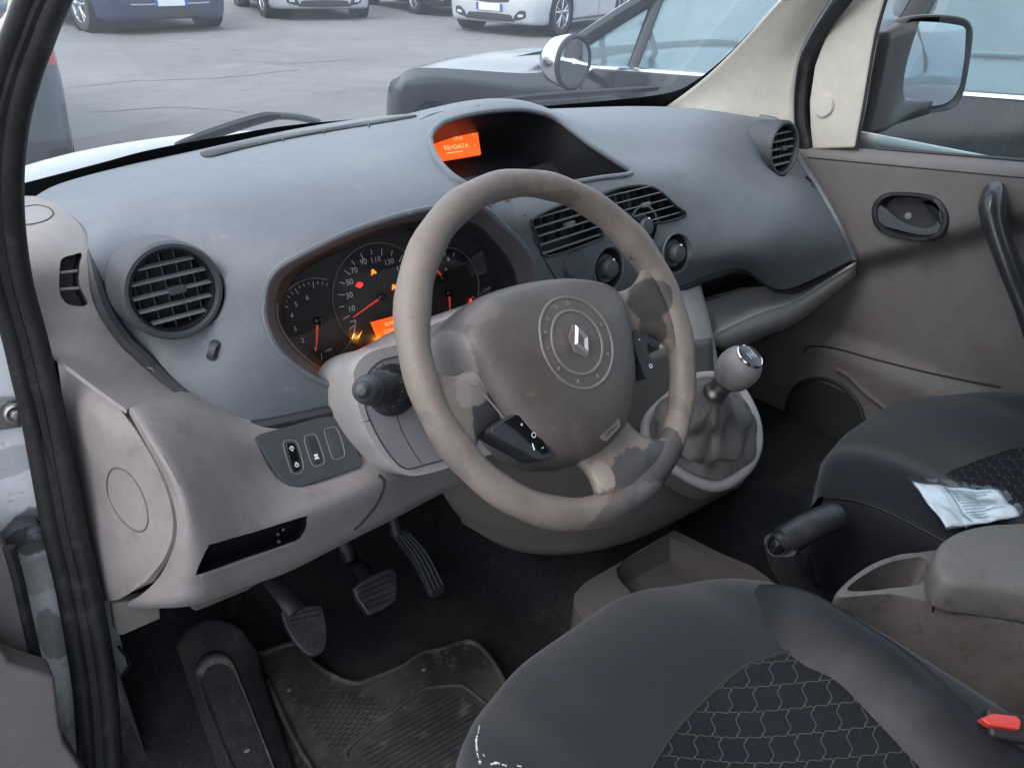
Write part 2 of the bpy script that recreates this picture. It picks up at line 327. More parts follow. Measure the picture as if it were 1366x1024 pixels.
# white painted hinge pillar behind the seal
def yv(lst, y): return [P(a, b, y=y) for a, b in lst]
hp = surf([yv([(-220, q), (-60, q), (0, q), (28+(q-446)*.165, q)], .36) for q in (330, 430, 560, 700, 850, 1000, 1150)], 4, 4)
mat('jamb_paint', (.74, .77, .80), .35, var=.05, vs=9, coat=.3, dirt=[((.30, .28, .26), .35, 14), ((.12, .11, .1), .12, 60)],
    patches=[(P(50, 712, y=.35), .035, (.05, .045, .04), .7, .75), (P(72, 850, y=.35), (.018, .05, .045), (.08, .08, .08), .8, .6), (P(55, 770, y=.35), .03, (.3, .29, .28), .8, .5), (P(10, 620, y=.35), (.04, .04, .02), (.3, .31, .33), .7, .5)])
MB().grid(hp).build('hinge_pillar', 'jamb_paint', van, solid=.004)
# hinge bracket and door check strap
mb = MB(); pl = lambda l, y: [P(a, b, y=y) for a, b in l]
mb.prism(pl([(-40, 536), (22, 533), (31, 540), (34, 562), (28, 570), (-40, 580)], .345), (0, -1, 0), .008)
o = P(21, 552, y=.336); mb.lathe([(.0115, -.004), (.0115, .002), (.009, .003)], o, (0, -1, .1), 18); mb.lathe([(.006, .0), (.0058, .006), (.001, .0065)], o, (0, -1, .1), 6, cap1=True)
hb = mb.build('hinge_bracket', 'satin_metal', van, bevel=.001)
mb = MB(); mb.prism(pl([(2, 722), (20, 706), (38, 700), (52, 699), (60, 708), (60, 722), (42, 722), (28, 730), (8, 742)], .33), (0, -1, 0), .018)
o = P(48, 712, y=.325); mb.lathe([(.010, -.004), (.010, .004), (.006, .0045), (.0055, .010), (.002, .0105)], o, (0, -1, .1), 12, cap1=True)
mb.build('check_strap', 'charcoal_plastic', van, bevel=.0015)
# painted flange sliver and hook beside the footwell
mb = MB(); mb.prism(pl([(137, 805), (147, 800), (170, 888), (160, 905), (158, 905)], .40), (0, -1, 0), .004); mb.build('body_flange', 'white_paint', van)
MB().tube(cr(pl([(158, 862), (172, 880), (173, 886), (160, 903), (150, 906)], .385), 4), .0022, 6).build('trim_clip', 'dark_plastic', van)
# floor carpet with bulkhead
fl = []
for y, z in ((-1.1, .40), (-.5, .40), (-.1, .40), (.2, .405), (.40, .41), (.52, .50), (.64, .64), (.74, .85), (.76, 1.02)):
    tun = .0 if y < -.2 else .045
    fl.append([V(x, y, z+(tun if abs(x) < .16 else 0)+(.012*math.sin(9*x+4*y))) for x in (-.84, -.78, -.7, -.6, -.45, -.3, -.19, -.13, 0, .13, .19, .4, .6, .74)])
Gf = surf(fl, 4, 5)
mb = MB().grid(Gf)
mb.grid(surf([[V(-.79, y, z) for z in (.38, .6, .8, 1.0)] for y in (.30, .45, .6, .72)], 3, 3))
mb.grid(surf([[V(.765, y, z) for z in (.38, .6, .8, 1.0)] for y in (.36, .45, .6, .72)], 3, 3))
hitF = hitter(mb)
mb.build('carpet', 'carpet', van)
# outer sill, side panels, roof, rear bulkhead
mb = MB(); mb.box((-.86, -.45, .34), (.06, 1.6, .12)); mb.build('sill', 'white_paint', van, bevel=.01)
mb = MB()
rf = surf([[V(-.70*w, y, z-.06), V(-.62*w, y, z-.005), V(0, y, z+.035), V(.62*w, y, z-.005), V(.70*w, y, z-.06)] for y, z, w in ((.06, 1.74, .9), (-.3, 1.80, .98), (-1.0, 1.83, 1), (-2.0, 1.83, 1), (-2.7, 1.80, 1))], 5, 4)
mb.grid(rf); mb.build('roof', 'white_paint', van, solid=.004)
MB().grid([[q-V(0, 0, .03) for q in r] for r in rf]).build('headliner', 'headliner', van)
mb = MB()
for s in (-1, 1):
    mb.grid([[V(s*.86, y, .35), V(s*.86, y, 1.05), V(s*.80, y, 1.5), V(s*.70, y, 1.76)] for y in (-.95, -1.8, -2.7)])
    mb.grid([[V(s*.84, -.95, z), V(s*.80, -1.06, z)] for z in (.35, 1.05)]+[[V(s*.69, -.95, 1.75), V(s*.66, -1.06, 1.75)]])
mb.grid([[V(x, -2.7, z) for x in (-.8, 0, .8)] for z in (.35, 1.78)]); mb.build('side_panel', 'white_paint', van, solid=.01)
MB().grid([[V(x, -1.1, z) for x in (-.8, 0, .8)] for z in (.35, 1.78)]).build('bulkhead', 'headliner', van, solid=.01)
MB().grid([[V(x, y, .33) for x in (-.85, .85)] for y in (-2.7, 1.6)]).build('underbody', 'black_plastic', van, solid=.01)
for s in (-1, 1):
    for y in (1.15, -1.95):
        MB().lathe([(.10, .09), (.20, .10), (.29, .095), (.315, .06), (.315, -.06), (.29, -.09)], (s*.72, y, .315), (s, 0, 0), 40, cap0=True, cap1=True).build('wheel', 'rubber', van)
# ------------------------------------------------------------ wipers
def wiper(label, arm, blade, lift=.012):
    q = thing('windscreen_wiper', P(*arm[0][:2], y=arm[0][2]), label, 'wiper', None)
    MB().tube(cr(PY(arm), 5), [.007]*(5*(len(arm)-1)+1) if len(arm) > 2 else .006, 8).build('wiper_arm', 'charcoal_plastic', q)
    b = cr(PY(blade), 6); n = len(b)
    MB().tube(b, [.0075*math.sin(PI*(i+1.5)/(n+2))**.4 for i in range(n)], 6, up=(0, -.7, .7), flat=2.0).build('wiper_blade', 'black_plastic', q)
wiper('slim dark wiper resting at the foot of the windscreen beside the white bonnet', [(425, 163, .92), (400, 157, .91), (372, 155, .89), (345, 160, .88)], [(235, 194, .80), (290, 176, .82), (345, 159, .85), (372, 155, .86)])
wiper('long straight dark wiper lying along the foot of the windscreen below the round car mirror', [(560, 152, .90), (640, 140, .90), (700, 133, .89)], [(640, 138, .865), (720, 130, .865), (800, 124, .85), (878, 118, .83)])
# ------------------------------------------------------------ dashboard
dash = thing('dashboard', (0, .3, .6), 'wide two-tone dashboard, slate grey on top and beige below, under the windscreen', 'dashboard')
cols = [
 PY([(40, 266, .62), (72, 274, .57), (112, 303, .44), (120, 345, .36), (138, 405, .34), (165, 447, .33), (186, 468, .32), (205, 487, .31)]),
 [P(80, 245, y=.66), V(-.62, .58, 1.115), V(-.61, .45, 1.125), V(-.63, .37, 1.105), V(-.64, .335, 1.06), V(-.655, .325, 1.01), P(215, 497, y=.30), P(242, 522, y=.28)],
 [P(160, 223, y=.70), V(-.54, .60, 1.125), V(-.52, .45, 1.135), V(-.53, .35, 1.125), V(-.55, .28, 1.09), V(-.575, .26, 1.03), V(-.595, .245, .975), P(310, 567, y=.235)],
 [P(260, 201, y=.73), V(-.43, .62, 1.13), V(-.40, .46, 1.145), V(-.41, .34, 1.145), V(-.42, .235, 1.118), V(-.45, .22, 1.06), V(-.47, .215, .975), P(440, 546, y=.215)],
 [P(400, 171, y=.76), V(-.28, .64, 1.135), V(-.27, .47, 1.155), V(-.28, .34, 1.155), V(-.285, .225, 1.125), V(-.30, .22, 1.05), V(-.31, .22, .97), P(560, 520, y=.22)],
 [P(520, 154, y=.78), V(-.10, .64, 1.145), V(-.13, .48, 1.185), V(-.16, .37, 1.165), V(-.17, .25, 1.10), V(-.18, .235, 1.04), V(-.18, .235, .97), P(660, 480, y=.22)],
 [P(620, 150, y=.78), V(.03, .64, 1.145), V(.02, .48, 1.185), V(.03, .38, 1.15), V(0, .275, 1.095), V(0, .25, 1.03), V(0, .24, .96), P(780, 430, y=.23)],
 [P(720, 150, y=.78), V(.20, .62, 1.13), V(.17, .46, 1.14), V(.17, .35, 1.105), V(.16, .28, 1.075), V(.15, .25, 1.01), V(.15, .235, .945), P(890, 388, y=.235)],
 [P(860, 143, y=.70), V(.42, .58, 1.12), V(.36, .44, 1.125), V(.35, .34, 1.10), V(.33, .27, 1.06), V(.31, .225, 1.0), V(.30, .20, .94), P(985, 358, y=.215)],
 [P(930, 150, y=.60), V(.58, .53, 1.11), V(.53, .42, 1.115), V(.52, .345, 1.09), V(.5, .29, 1.04), V(.48, .215, .98), V(.46, .185, .92), P(1045, 386, y=.19)],
 [P(1000, 166, y=.43), V(.66, .42, 1.10), V(.66, .38, 1.10), V(.68, .35, 1.075), V(.69, .33, 1.03), V(.695, .27, .975), V(.69, .20, .91), P(1138, 346, y=.165)],
]
rowsP = [[c[i] for c in cols] for i in range(8)]
padG = surf(rowsP, 7, 7)
padM = thick(padG, -.006)
hitP = hitter(MB().grid(padG))
if hitP(300, 300)[0][1] > hitP(300, 300)[0][1]+1: pass
# openings
clus_px = [(352, 405), (357, 377), (372, 357), (399, 341), (457, 313), (516, 292), (563, 280), (610, 273), (645, 277), (668, 297), (700, 330), (714, 360), (716, 400), (700, 440), (640, 480), (560, 510), (500, 516), (454, 514), (428, 509), (396, 491), (369, 465), (354, 430)]
disp_px = [(574, 183), (581, 171), (597, 161), (635, 151), (684, 146), (714, 149), (739, 157), (759, 171), (789, 194), (821, 215), (842, 231), (800, 238), (740, 248), (680, 256), (640, 254), (613, 241), (597, 229), (585, 215), (577, 200)]
cv1_px = [(709, 298), (715, 289), (745, 275), (775, 268), (790, 278), (800, 303), (803, 316), (795, 321), (730, 342), (718, 322)]
cv2_px = [(803, 262), (820, 253), (845, 248), (866, 249), (882, 257), (900, 274), (914, 288), (868, 299), (845, 290), (827, 279)]
def hitpoly(px, hit, n=4, lift=0): return cr([hit(a, b, lift)[0] for a, b in px], n, closed=True)
def cutter(poly, n, a=.03, b=.06):
    return MB().prism([q+n*a for q in poly], n, a+b)
def cyl(o, ax, r, a=.03, b=.06, seg=40): return MB().lathe([(r, -b), (r, a)], o, ax, seg, cap0=True, cap1=True)
clus = hitpoly(clus_px, hitP); disp = hitpoly(disp_px, hitP); cv1 = hitpoly(cv1_px, hitP, 3); cv2 = hitpoly(cv2_px, hitP, 3)
nC = nrm(V(.03, -.93, .36)); nD = nrm(V(0, -.75, .66)); pv1 = fitplane(cv1); pv2 = fitplane(cv2)
ventLo, ventRo = P(232, 388, y=.288), P(1045, 198, y=.300)
nVL, nVR = nrm(V(.02, -.985, .17)), nrm(V(0, -.985, .17))
RV = .0525
kn = [hitP(902, 338), hitP(812, 358), hitP(859, 303), hitP(767, 353)]
nK = nrm(V(0, -.95, .28))
cuts = [cutter(clus, nC, .05, .09), cutter(disp, nD, .06, .12), cutter(cv1, pv1[1]), cutter(cv2, pv2[1]), cyl(kn[0][0], nK, .0335), cyl(kn[1][0], nK, .0335), cyl(kn[2][0], nK, .0335), cyl(ventLo, nVL, RV*1.05, .10, .030, 64), cyl(ventRo, nVR, RV*1.05, .10, .030, 64)]
padC = boolean(padM, cuts)
padC.build('upper_pad', 'pad_plastic', dash, sharp=50)
# thick lower lip of the pad
lip = [r[0] for r in padG[19:]]+padG[-1][1:26]
MB().tube([q+nrm(CAM-q)*.002+V(0, 0, -.003) for q in lip], [.002+.0065*sstep(0, 8, i) for i in range(len(lip))], 8).build('pad_edge', 'dark_plastic', dash)
lip = cr([p+V(0, .012, -.003) for p in PY([(905, 388, .235), (945, 372, .228), (985, 360, .215), (1010, 362, .205), (1028, 375, .197), (1046, 386, .19), (1070, 386, .185), (1105, 368, .175), (1139, 345, .165)])], 5)
MB().tube(lip, .009, 8).build('pad_edge', 'black_plastic', dash)
edgeR = cr([c for c in cols[-1][1:]], 4)
MB().tube([q+V(.004, 0, 0) for q in edgeR], .007, 8).build('pad_edge', 'pad_plastic', dash)
def bead(poly, r, m, name, parent, closed=True, off=V(0, 0, 0)): return MB().tube([q+off for q in poly], r, 8, closed=closed).build(name, m, parent)
def tub(poly, inner, name, m, parent, capm=True, steps=3, split=0):
    G = [[p+(q-p)*(i/steps) for p, q in zip(poly, inner)] for i in range(steps+1)]
    mb = MB().grid(G, cu=True)
    if split:
        mb = MB().grid(G[:split+1], cu=True); mb.grid(G[split:], cu=True, mi=1)
    if capm: mb.f.append(tuple(range(len(mb.v)-len(poly), len(mb.v)))); mb.m.append(1 if split else 0)
    return mb.build(name, m, parent)
# ---- display hood
inner = [q-nD*.085+V(0, .01, -.012) for q in disp]
ci = sum(inner)/len(inner); inner = [ci+(q-ci)*.93 for q in inner]
tub(disp, inner, 'display_recess', 'black_plastic', dash, steps=4)
bead(disp, .0045, 'pad_plastic', 'display_rim', dash)
so = ci+nD*.004; qd = lambda a, b, l=0: onplane(a, b, so+nD*l, nD)
# lower tray of the recess, lighter, and seam
MB().prism([qd(700, 226), qd(800, 196), qd(850, 235), qd(790, 262), qd(640, 262), qd(600, 240)], nD, .004).build('recess_tray', 'dark_plastic', dash)
scr = MB().prism([qd(560, 184.5, .004), qd(637.5, 177, .004), qd(641.5, 205.5, .004), qd(566, 218, .004)], nD, .004).build('display_screen', 'lcd_orange', dash, label='orange lit radio display')
xd = nrm(qd(637, 177)-qd(575, 184)); yd = np.cross(nD, xd)
mb = MB()
for t, a, b, h in (('17:19', 611, 185, .0068), ('T', 632, 181, .0068), ('RE+DATA', 609, 196, .0090), ('03', 578, 200, .0080), ('1', 633.5, 194, .0065)): mb.text(t, qd(a, b, .0048), xd, yd, h*.85)
mb.box(qd(607, 203, .0048), (.03, .0009, .0004), (xd, yd, nD)); mb.build('display_text', 'lcd_text', scr, recalc=False)
# ---- round vents
def round_vent(o, n, lab, back=.055):
    x, y, z = frame(n); v = MB()
    v.lathe([(RV*1.04, -back), (RV*1.03, -.006), (RV*1.02, .0), (RV*.97, .0045), (RV*.90, .0045), (RV*.86, .001), (RV*.845, -.004), (RV*.845, -.03)], o, n, 56)
    vent = v.build('air_vent', 'charcoal_plastic', dash, label=lab)
    MB().lathe([(RV*.85, -.001), (RV*.82, .0005), (RV*.80, -.003), (RV*.80, -.03), (.0001, -.03)], o, n, 48).build('vent_bezel', 'black_plastic', vent)
    for k in range(-2, 3):
        h = k*RV*.285; w = math.sqrt(max(0, (RV*.80)**2-h*h)); a = math.radians(12); yy = y*math.cos(a)+z*math.sin(a); zz = -y*math.sin(a)+z*math.cos(a)
        MB().box(o+y*h-z*.006, (2*w, .0018, .009), (x, yy, zz)).build('slat', 'slat_grey', vent, bevel=.0006)
    for k in range(-2, 3):
        h = k*RV*.30; w = math.sqrt(max(0, (RV*.80)**2-h*h)); a = math.radians(25); xx = x*math.cos(a)+z*math.sin(a); zz = -x*math.sin(a)+z*math.cos(a)
        MB().box(o+x*h-z*.019, (.0016, 2*w, .012), (xx, y, zz)).build('vane', 'dark_plastic', vent)
    MB().plate(o+x*.004-y*RV*.0+z*.002, z, rrect(.018, .0085, .002), .01).build('vent_tab', 'charcoal_plastic', vent, bevel=.001)
    return vent
round_vent(ventLo, nVL, 'round air vent near the driver door')
round_vent(ventRo, nVR, 'round air vent near the passenger door')
# thumb wheel below the left vent
o, n = hitP(285, 467, .001); x, y, z = frame(n)
MB().plate(o+z*.0005, z, rrect(.012, .024, .005), .004, up=(.35, 0, 1)).build('vent_slot', 'seam_dark', dash)
MB().lathe([(.0001, -.004), (.011, -.004), (.0115, 0), (.011, .004), (.0001, .004)], o-z*.005, nrm(x-.3*y), 24).build('thumb_wheel', 'charcoal_plastic', dash)
o, n = hitP(1084, 247, .0005)
MB().tube(cr([hitP(1074, 236, .0015)[0], hitP(1081, 243, .0015)[0], hitP(1085, 250, .0015)[0]], 3), .003, 8).build('thumb_wheel', 'black_plastic', dash)
# ---- centre vents
def flat_vent(poly, pl, ns, lab, tabpx):
    c, n = pl; x = nrm(V(1, 0, 0)-n*n[0]); y = np.cross(n, x)
    inn = [c+(q-c)*.95-n*np.dot(q-c, n)*.5-n*.028 for q in poly]
    vent = tub(poly, inn, 'air_vent', 'black_plastic', dash); vent['label'] = lab
    bead(poly, .0022, 'black_plastic', 'vent_bezel', vent, off=n*.001)
    p2 = [(np.dot(q-c, x), np.dot(q-c, y)) for q in poly]; ys = [b for a, b in p2]; y0, y1 = min(ys), max(ys)
    for k in range(ns):
        yy = y0+(y1-y0)*(k+.7)/(ns+.3); xs = []
        for i in range(len(p2)):
            (a0, b0), (a1, b1) = p2[i], p2[(i+1) % len(p2)]
            if (b0-yy)*(b1-yy) < 0: xs.append(a0+(a1-a0)*(yy-b0)/(b1-b0))
        if len(xs) >= 2: MB().box(c+x*(min(xs)+max(xs))/2+y*yy-n*.002, (max(xs)-min(xs), .0018, .008), (x, nrm(y+.15*n), n)).build('slat', 'slat_grey', vent, bevel=.0005)
    x0, x1 = min(a for a, b in p2), max(a for a, b in p2)
    for k in range(5):
        xx = x0+(x1-x0)*(k+1)/6; MB().box(c+x*xx-n*.018, (.0015, (y1-y0)*.62, .012), (nrm(x+.3*n), y, n)).build('vane', 'dark_plastic', vent)
    MB().plate(onplane(*tabpx, c+n*.001, n), n, rrect(.02, .008, .002), .008, up=tuple(y)).build('vent_tab', 'inset_plastic', vent, bevel=.001)
flat_vent(cv1, pv1, 5, 'centre air vent, the one nearer the steering wheel', (762, 299))
flat_vent(cv2, pv2, 5, 'centre air vent, the one nearer the passenger', (863, 273))
# ---- climate knobs
for (o, n), r, lab in ((kn[0], .0335, 'right climate knob'), (kn[1], .0335, 'left climate knob'), (kn[2], .0335, 'upper climate knob')):
    mb = MB().lathe([(r, .0015), (r*.98, -.002), (r*.93, -.022), (.0001, -.024)], o, nK, 40); bz = mb.build('knob_recess', 'dark_plastic', dash)
    MB().lathe([(r*1.07, -.002), (r*1.06, .0012), (r*.99, .0018), (r*.97, -.001)], o, nK, 40).build('knob_bezel', 'pad_plastic', bz)
    mb = MB().lathe([(r*.74, -.022), (r*.72, -.008), (r*.66, -.005), (.0001, -.005)], o, nK, 32); 
    mb.build('knob_skirt', 'charcoal_plastic', bz)
    xx, yy, zz = frame(nK)
    MB().lathe([(r*.46, -.006), (r*.45, .006), (r*.38, .010), (.0001, .011)], o, nK, 24).build('climate_knob', 'charcoal_plastic', bz)
    MB().plate(o+zz*.010+yy*r*.1, zz, rrect(.0022, r*.75, .0009), .004, up=(.5, 0, 1)).build('pointer', 'print_white', bz)
o = kn[3][0]
bz = MB().lathe([(.0235, -.006), (.0235, .004), (.022, .006), (.0001, .0065)], o, nK, 36).build('round_cap', 'charcoal_plastic', dash)
MB().lathe([(.0245, -.004), (.0245, .0015), (.0235, .002)], o, nK, 36).build('cap_ring', 'satin_metal', bz)
# hazard / lock strip above the centre vents
q0, n0 = hitP(655, 268, .001)
MB().plate(q0, n0, rrect(.03, .012, .002), .004).build('button_strip', 'charcoal_plastic', dash, bevel=.001)
q0, n0 = hitP(676, 265, .001)
MB().plate(q0, n0, rrect(.014, .010, .002), .005).build('hazard_button', 'lamp_red' if 0 else 'rust', dash, bevel=.001)
# ---- seams on the pad
def groove(hit, px, r, name, m='seam_dark', parent=dash, n=5, lift=-.0002):
    return MB().tube(cr([hit(a, b, lift)[0] for a, b in px], n), r, 6).build(name, m, parent)
groove(hitP, [(700, 287), (715, 325), (733, 358), (747, 378)], .0012, 'panel_seam')
groove(hitP, [(560, 160), (585, 150), (640, 141)], .0008, 'panel_seam')
# defroster slot near the windscreen
dz = hitpoly([(268, 207), (275, 202), (330, 190), (400, 177), (470, 166), (545, 155), (548, 158), (470, 171), (400, 183), (330, 198), (282, 210)], hitP, 3, .0008)
dd = MB(); dd.f.append(tuple(range(len(dz)))); dd.m.append(0); dd.v = [tuple(q) for q in dz]; dd.build('defroster_slot', 'black_plastic', dash, solid=.001)
for a, b in ((315, 196), (345, 191), (375, 186), (430, 176), (490, 167)):
    MB().tube([hitP(a, b-3, .002)[0], hitP(a+3, b+3, .002)[0]], .0012, 6).build('slot_rib', 'charcoal_plastic', dash)
dz = hitpoly([(715, 146), (760, 142), (850, 143), (870, 145), (820, 146), (745, 149)], hitP, 3, .0008)
# ---- instrument cluster
inner = []
gO = P(513, 396, y=.335); nG = nrm(V(.0, -.95, .31)); gp = lambda a, b, l=0: onplane(a, b, gO+nG*l, nG)
inpx = [(380, 415), (384, 390), (395, 372), (415, 355), (455, 335), (516, 312), (563, 305), (600, 308), (628, 318), (648, 338), (660, 362), (667, 390), (667, 420), (655, 450), (620, 480), (570, 500), (520, 505), (470, 500), (440, 488), (425, 478), (400, 455), (384, 433)]
inner = cr([gp(a, b) for a, b in inpx], 4, closed=True)
cl = tub(clus, inner, 'instrument_cluster', ['pad_plastic', 'dark_plastic'], dash, steps=6, split=3); cl['label'] = 'instrument cluster behind the steering wheel, backlit orange'
bead(clus, .004, 'pad_plastic', 'cluster_rim', cl)
mid = [p*.42+q*.58 for p, q in zip(clus, inner)]
bead(mid[60:]+mid[:2], .0018, 'slat_grey', 'cluster_lens_edge', cl, closed=False)
X_, Y_, Z_ = frame(nG)
ln_ = MB(); md2 = [p*.40+q*.60 for p, q in zip(clus, inner)]; cm2 = sum(md2)/len(md2); ln_.grid([[cm2+(q-cm2)*k for q in md2] for k in (1, .7, .35, .01)], cu=True); ln_.build('clear_lens', 'lens_glass', cl)
def arc(c, r, a0, a1, n=40): return [c+r*(X_*math.cos(math.radians(a0+(a1-a0)*k/n))+Y_*math.sin(math.radians(a0+(a1-a0)*k/n))) for k in range(n+1)]
gt, gs, gf = gp(423, 428, .002), gp(509, 396, .003), gp(596, 384, .002)
rt_ = np.linalg.norm(gp(421.5, 371)-gt); rs_ = np.linalg.norm(gp(506, 324)-gs); rf_ = np.linalg.norm(gp(595, 330)-gf)
for c, r, nm, sx in ((gt, rt_, 'tachometer', 1), (gs, rs_, 'speedometer', 1), (gf, rf_, 'fuel_and_temperature_gauge', 1)):
    g = MB().lathe([(r*.97, -.001), (.0001, -.001)], c, nG, 48).build(nm, 'black_plastic', cl)
rg = MB(); 
rg.tube(arc(gs, rs_, 0, 360, 60)[:-1], .0011, 6, closed=True); rg.tube(arc(gt, rt_, 62, 345, 50), .0011, 6); rg.tube(arc(gf, rf_, -95, 115, 50), .0011, 6)
rg.build('gauge_ring', 'satin_metal', cl)
tx = MB(); TX = lambda t, a, b, h: tx.text(t, gp(a, b, .0035), X_, Y_, h)
for t, a, b in (('6', 410, 397), ('5', 395, 406), ('4', 389.5, 421), ('3', 394, 439), ('2', 404, 454), ('1', 420.5, 466)): TX(t, a, b, .0064)
for t, a, b in (('10', 469, 412), ('30', 466, 394), ('50', 466.5, 376.5), ('70', 472.5, 361), ('90', 485, 349.5), ('110', 501, 346.6), ('130', 519, 349.5), ('150', 535, 358)): TX(t, a, b, .0078)
TX('km/h', 471, 428, .003); TX('x1000', 438, 467, .003)
def tick(c, a, r0, r1, w=.0009):
    d = X_*math.cos(math.radians(a))+Y_*math.sin(math.radians(a)); tx.box(c+d*(r0+r1)/2+nG*.0012, (r1-r0, w, .0006), (d, np.cross(nG, d), nG))
for k in range(18): tick(gs, 222-k*14.6, rs_*(.80 if k % 2 else .76), rs_*.90)
for k in range(28): tick(gt, 262-k*7.5 if k else 262, rt_*(.86 if k % 4 else .78), rt_*.93, .0007)
for k in range(5): tick(gf, 135-k*18, rf_*.80, rf_*.90)
for k in range(4): tick(gf, 285+k*15, rf_*.80, rf_*.9)
tx.box(gp(598, 346, .003), (.0028, .0045, .0006), (X_, Y_, nG)); tx.box(gp(595, 359, .003), (.0022, .003, .0006), (X_, Y_, nG))
tx.build('gauge_markings', 'print_white', cl, recalc=False)
def needle(h, tip, w=.0016):
    a, b = gp(*h, .007), gp(*tip, .006); nd = MB().tube([a+(b-a)*.12, b], [w, w*.45], 6).build('needle', 'needle_red', cl)
    MB().lathe([(.0055, -.003), (.0055, .003), (.004, .0045), (.0001, .005)], a, nG, 20).build('needle_hub', 'gloss_black', cl)
needle((423.5, 428), (422, 466)); needle((509, 396), (471.5, 423)); needle((591, 371), (576, 350)); needle((599.5, 391), (600.5, 417))
for a, b, m, s in ((479.5, 380, 'lamp_red', 'o'), (498, 363, 'lamp_amber', 's'), (525.5, 383, 'lamp_amber', 's'), (628, 402, 'lamp_red', 'b')):
    w = MB(); o = gp(a, b, .003)
    if s == 'o': w.lathe([(.0038, 0), (.0038, .0006), (.0020, .0006), (.0020, 0)], o, nG, 20); w.box(o-X_*.0045, (.001, .004, .0005), (X_, Y_, nG)); w.box(o+X_*.0045, (.001, .004, .0005), (X_, Y_, nG)); w.box(o, (.0012, .003, .0006), (X_, Y_, nG))
    elif s == 's': w.box(o, (.0055, .0045, .0006), (X_, Y_, nG)); w.box(o+Y_*.0033, (.0035, .0012, .0006), (X_, Y_, nG)); w.box(o+X_*.0038-Y_*.001, (.0012, .003, .0006), (X_, Y_, nG)); w.box(o-X_*.0033-Y_*.0028, (.0015, .0015, .0006), (X_, Y_, nG))
    else: w.lathe([(.0024, 0), (.0024, .0006), (.001, .0006)], o+Y_*.002, nG, 14); w.lathe([(.0034, 0), (.0034, .0006), (.0018, .0006)], o-Y_*.002-X_*.0004, nG, 16)
    w.build('warning_light', m, cl)
lp = [gp(494.5, 430, .003), gp(560, 412, .003), gp(562, 446, .003), gp(503.5, 451, .003)]
ls = MB().prism(lp, nG, .002).build('trip_display', 'lcd_orange', cl, label='small orange trip display')
mb = MB(); mb.text('BLINDER', gp(524, 430, .0036), X_, Y_, .0048); mb.text('CONTROL', gp(526, 439, .0036), X_, Y_, .0052); mb.build('display_text', 'lcd_text', ls, recalc=False)
for a_, b_, e_ in ((478, 450, .008), (505, 453, .007)):  # stand-in point lamps, added for the trip display's amber glow
    pl_ = bpy.data.lights.new('trip_display_glow_lamp', 'POINT'); pl_.energy = e_; pl_.color = (1, .32, .05); pl_.shadow_soft_size = .004; plo = bpy.data.objects.new('trip_display_glow_lamp', pl_); COL.objects.link(plo); plo.location = tuple(gp(a_, b_, .006))
# ---- beige end of the dashboard
eg = surf([PY(r) for r in [[(6, 262, .64), (50, 262, .63), (74, 271, .575)], [(6, 300, .45), (70, 297, .445), (114, 303, .45)], [(10, 350, .365), (80, 345, .37), (122, 345, .37)], [(25, 420, .345), (92, 412, .35), (141, 404, .35)],
     [(52, 456, .335), (115, 465, .325), (168, 445, .34)], [(108, 502, .275), (152, 505, .29), (208, 483, .32)], [(170, 547, .215), (206, 534, .25), (246, 518, .29)]]], 7, 6)
egT = thick(eg, -.004); hitE = hitter(MB().grid(eg))
do = cr([hitE(a, b)[0] for a, b in [(80, 352), (86, 343), (97, 340), (109, 338), (106, 358), (106, 380), (117, 405), (100, 408), (86, 402), (79, 385)]], 4, closed=True); dn = fitplane(do)
egC = boolean(egT, [cutter(do, dn[1], .02, .03)])
egC.build('end_trim', 'trim_plastic', dash)
dd = tub(do, [q-dn[1]*.02 for q in do], 'demister_vent', 'black_plastic', dash)
for a in ((80, 364, 106, 361), (79, 386, 108, 384)): MB().tube([onplane(a[0], a[1], dn[0]-dn[1]*.003, dn[1]), onplane(a[2], a[3], dn[0]-dn[1]*.003, dn[1])], .0017, 6).build('slat', 'trim_plastic', dd)
MB().tube(cr([hitE(a, b, .0003)[0] for a, b in [(33, 276), (50, 274), (66, 278), (71, 286), (62, 294), (45, 299), (33, 300)]], 4), .0008, 6).build('speaker_cap', 'seam_dark', dash)
# ---- side cover facing the door
sg = surf([PY(r) for r in [[(76, 476, .37), (80, 474, .37), (89, 470, .365)], [(82, 520, .355), (98, 508, .325), (123, 505, .30)], [(88, 555, .345), (118, 548, .275), (161, 547, .232)], [(96, 600, .34), (145, 590, .235), (190, 588, .183)], [(108, 660, .34), (165, 655, .22), (219, 645, .14)],
     [(120, 730, .34), (172, 725, .21), (231, 700, .12)], [(130, 785, .34), (168, 768, .23), (220, 742, .13)], [(134, 800, .34), (158, 799, .28), (194, 776, .18)]]], 6, 6)
hitS = hitter(MB().grid(sg)); sc_ = thick(sg, -.008).build('side_cover', 'trim_plastic', dash)
MB().tube(cr([hitS(a, b, .0003)[0] for a, b in [(150, 625), (143, 642), (146, 665), (160, 690), (178, 706), (192, 707), (198, 692), (193, 665), (180, 640), (165, 626)]], 4, closed=True), .0009, 6, closed=True).build('cover_cap', 'pod_plastic', sc_)
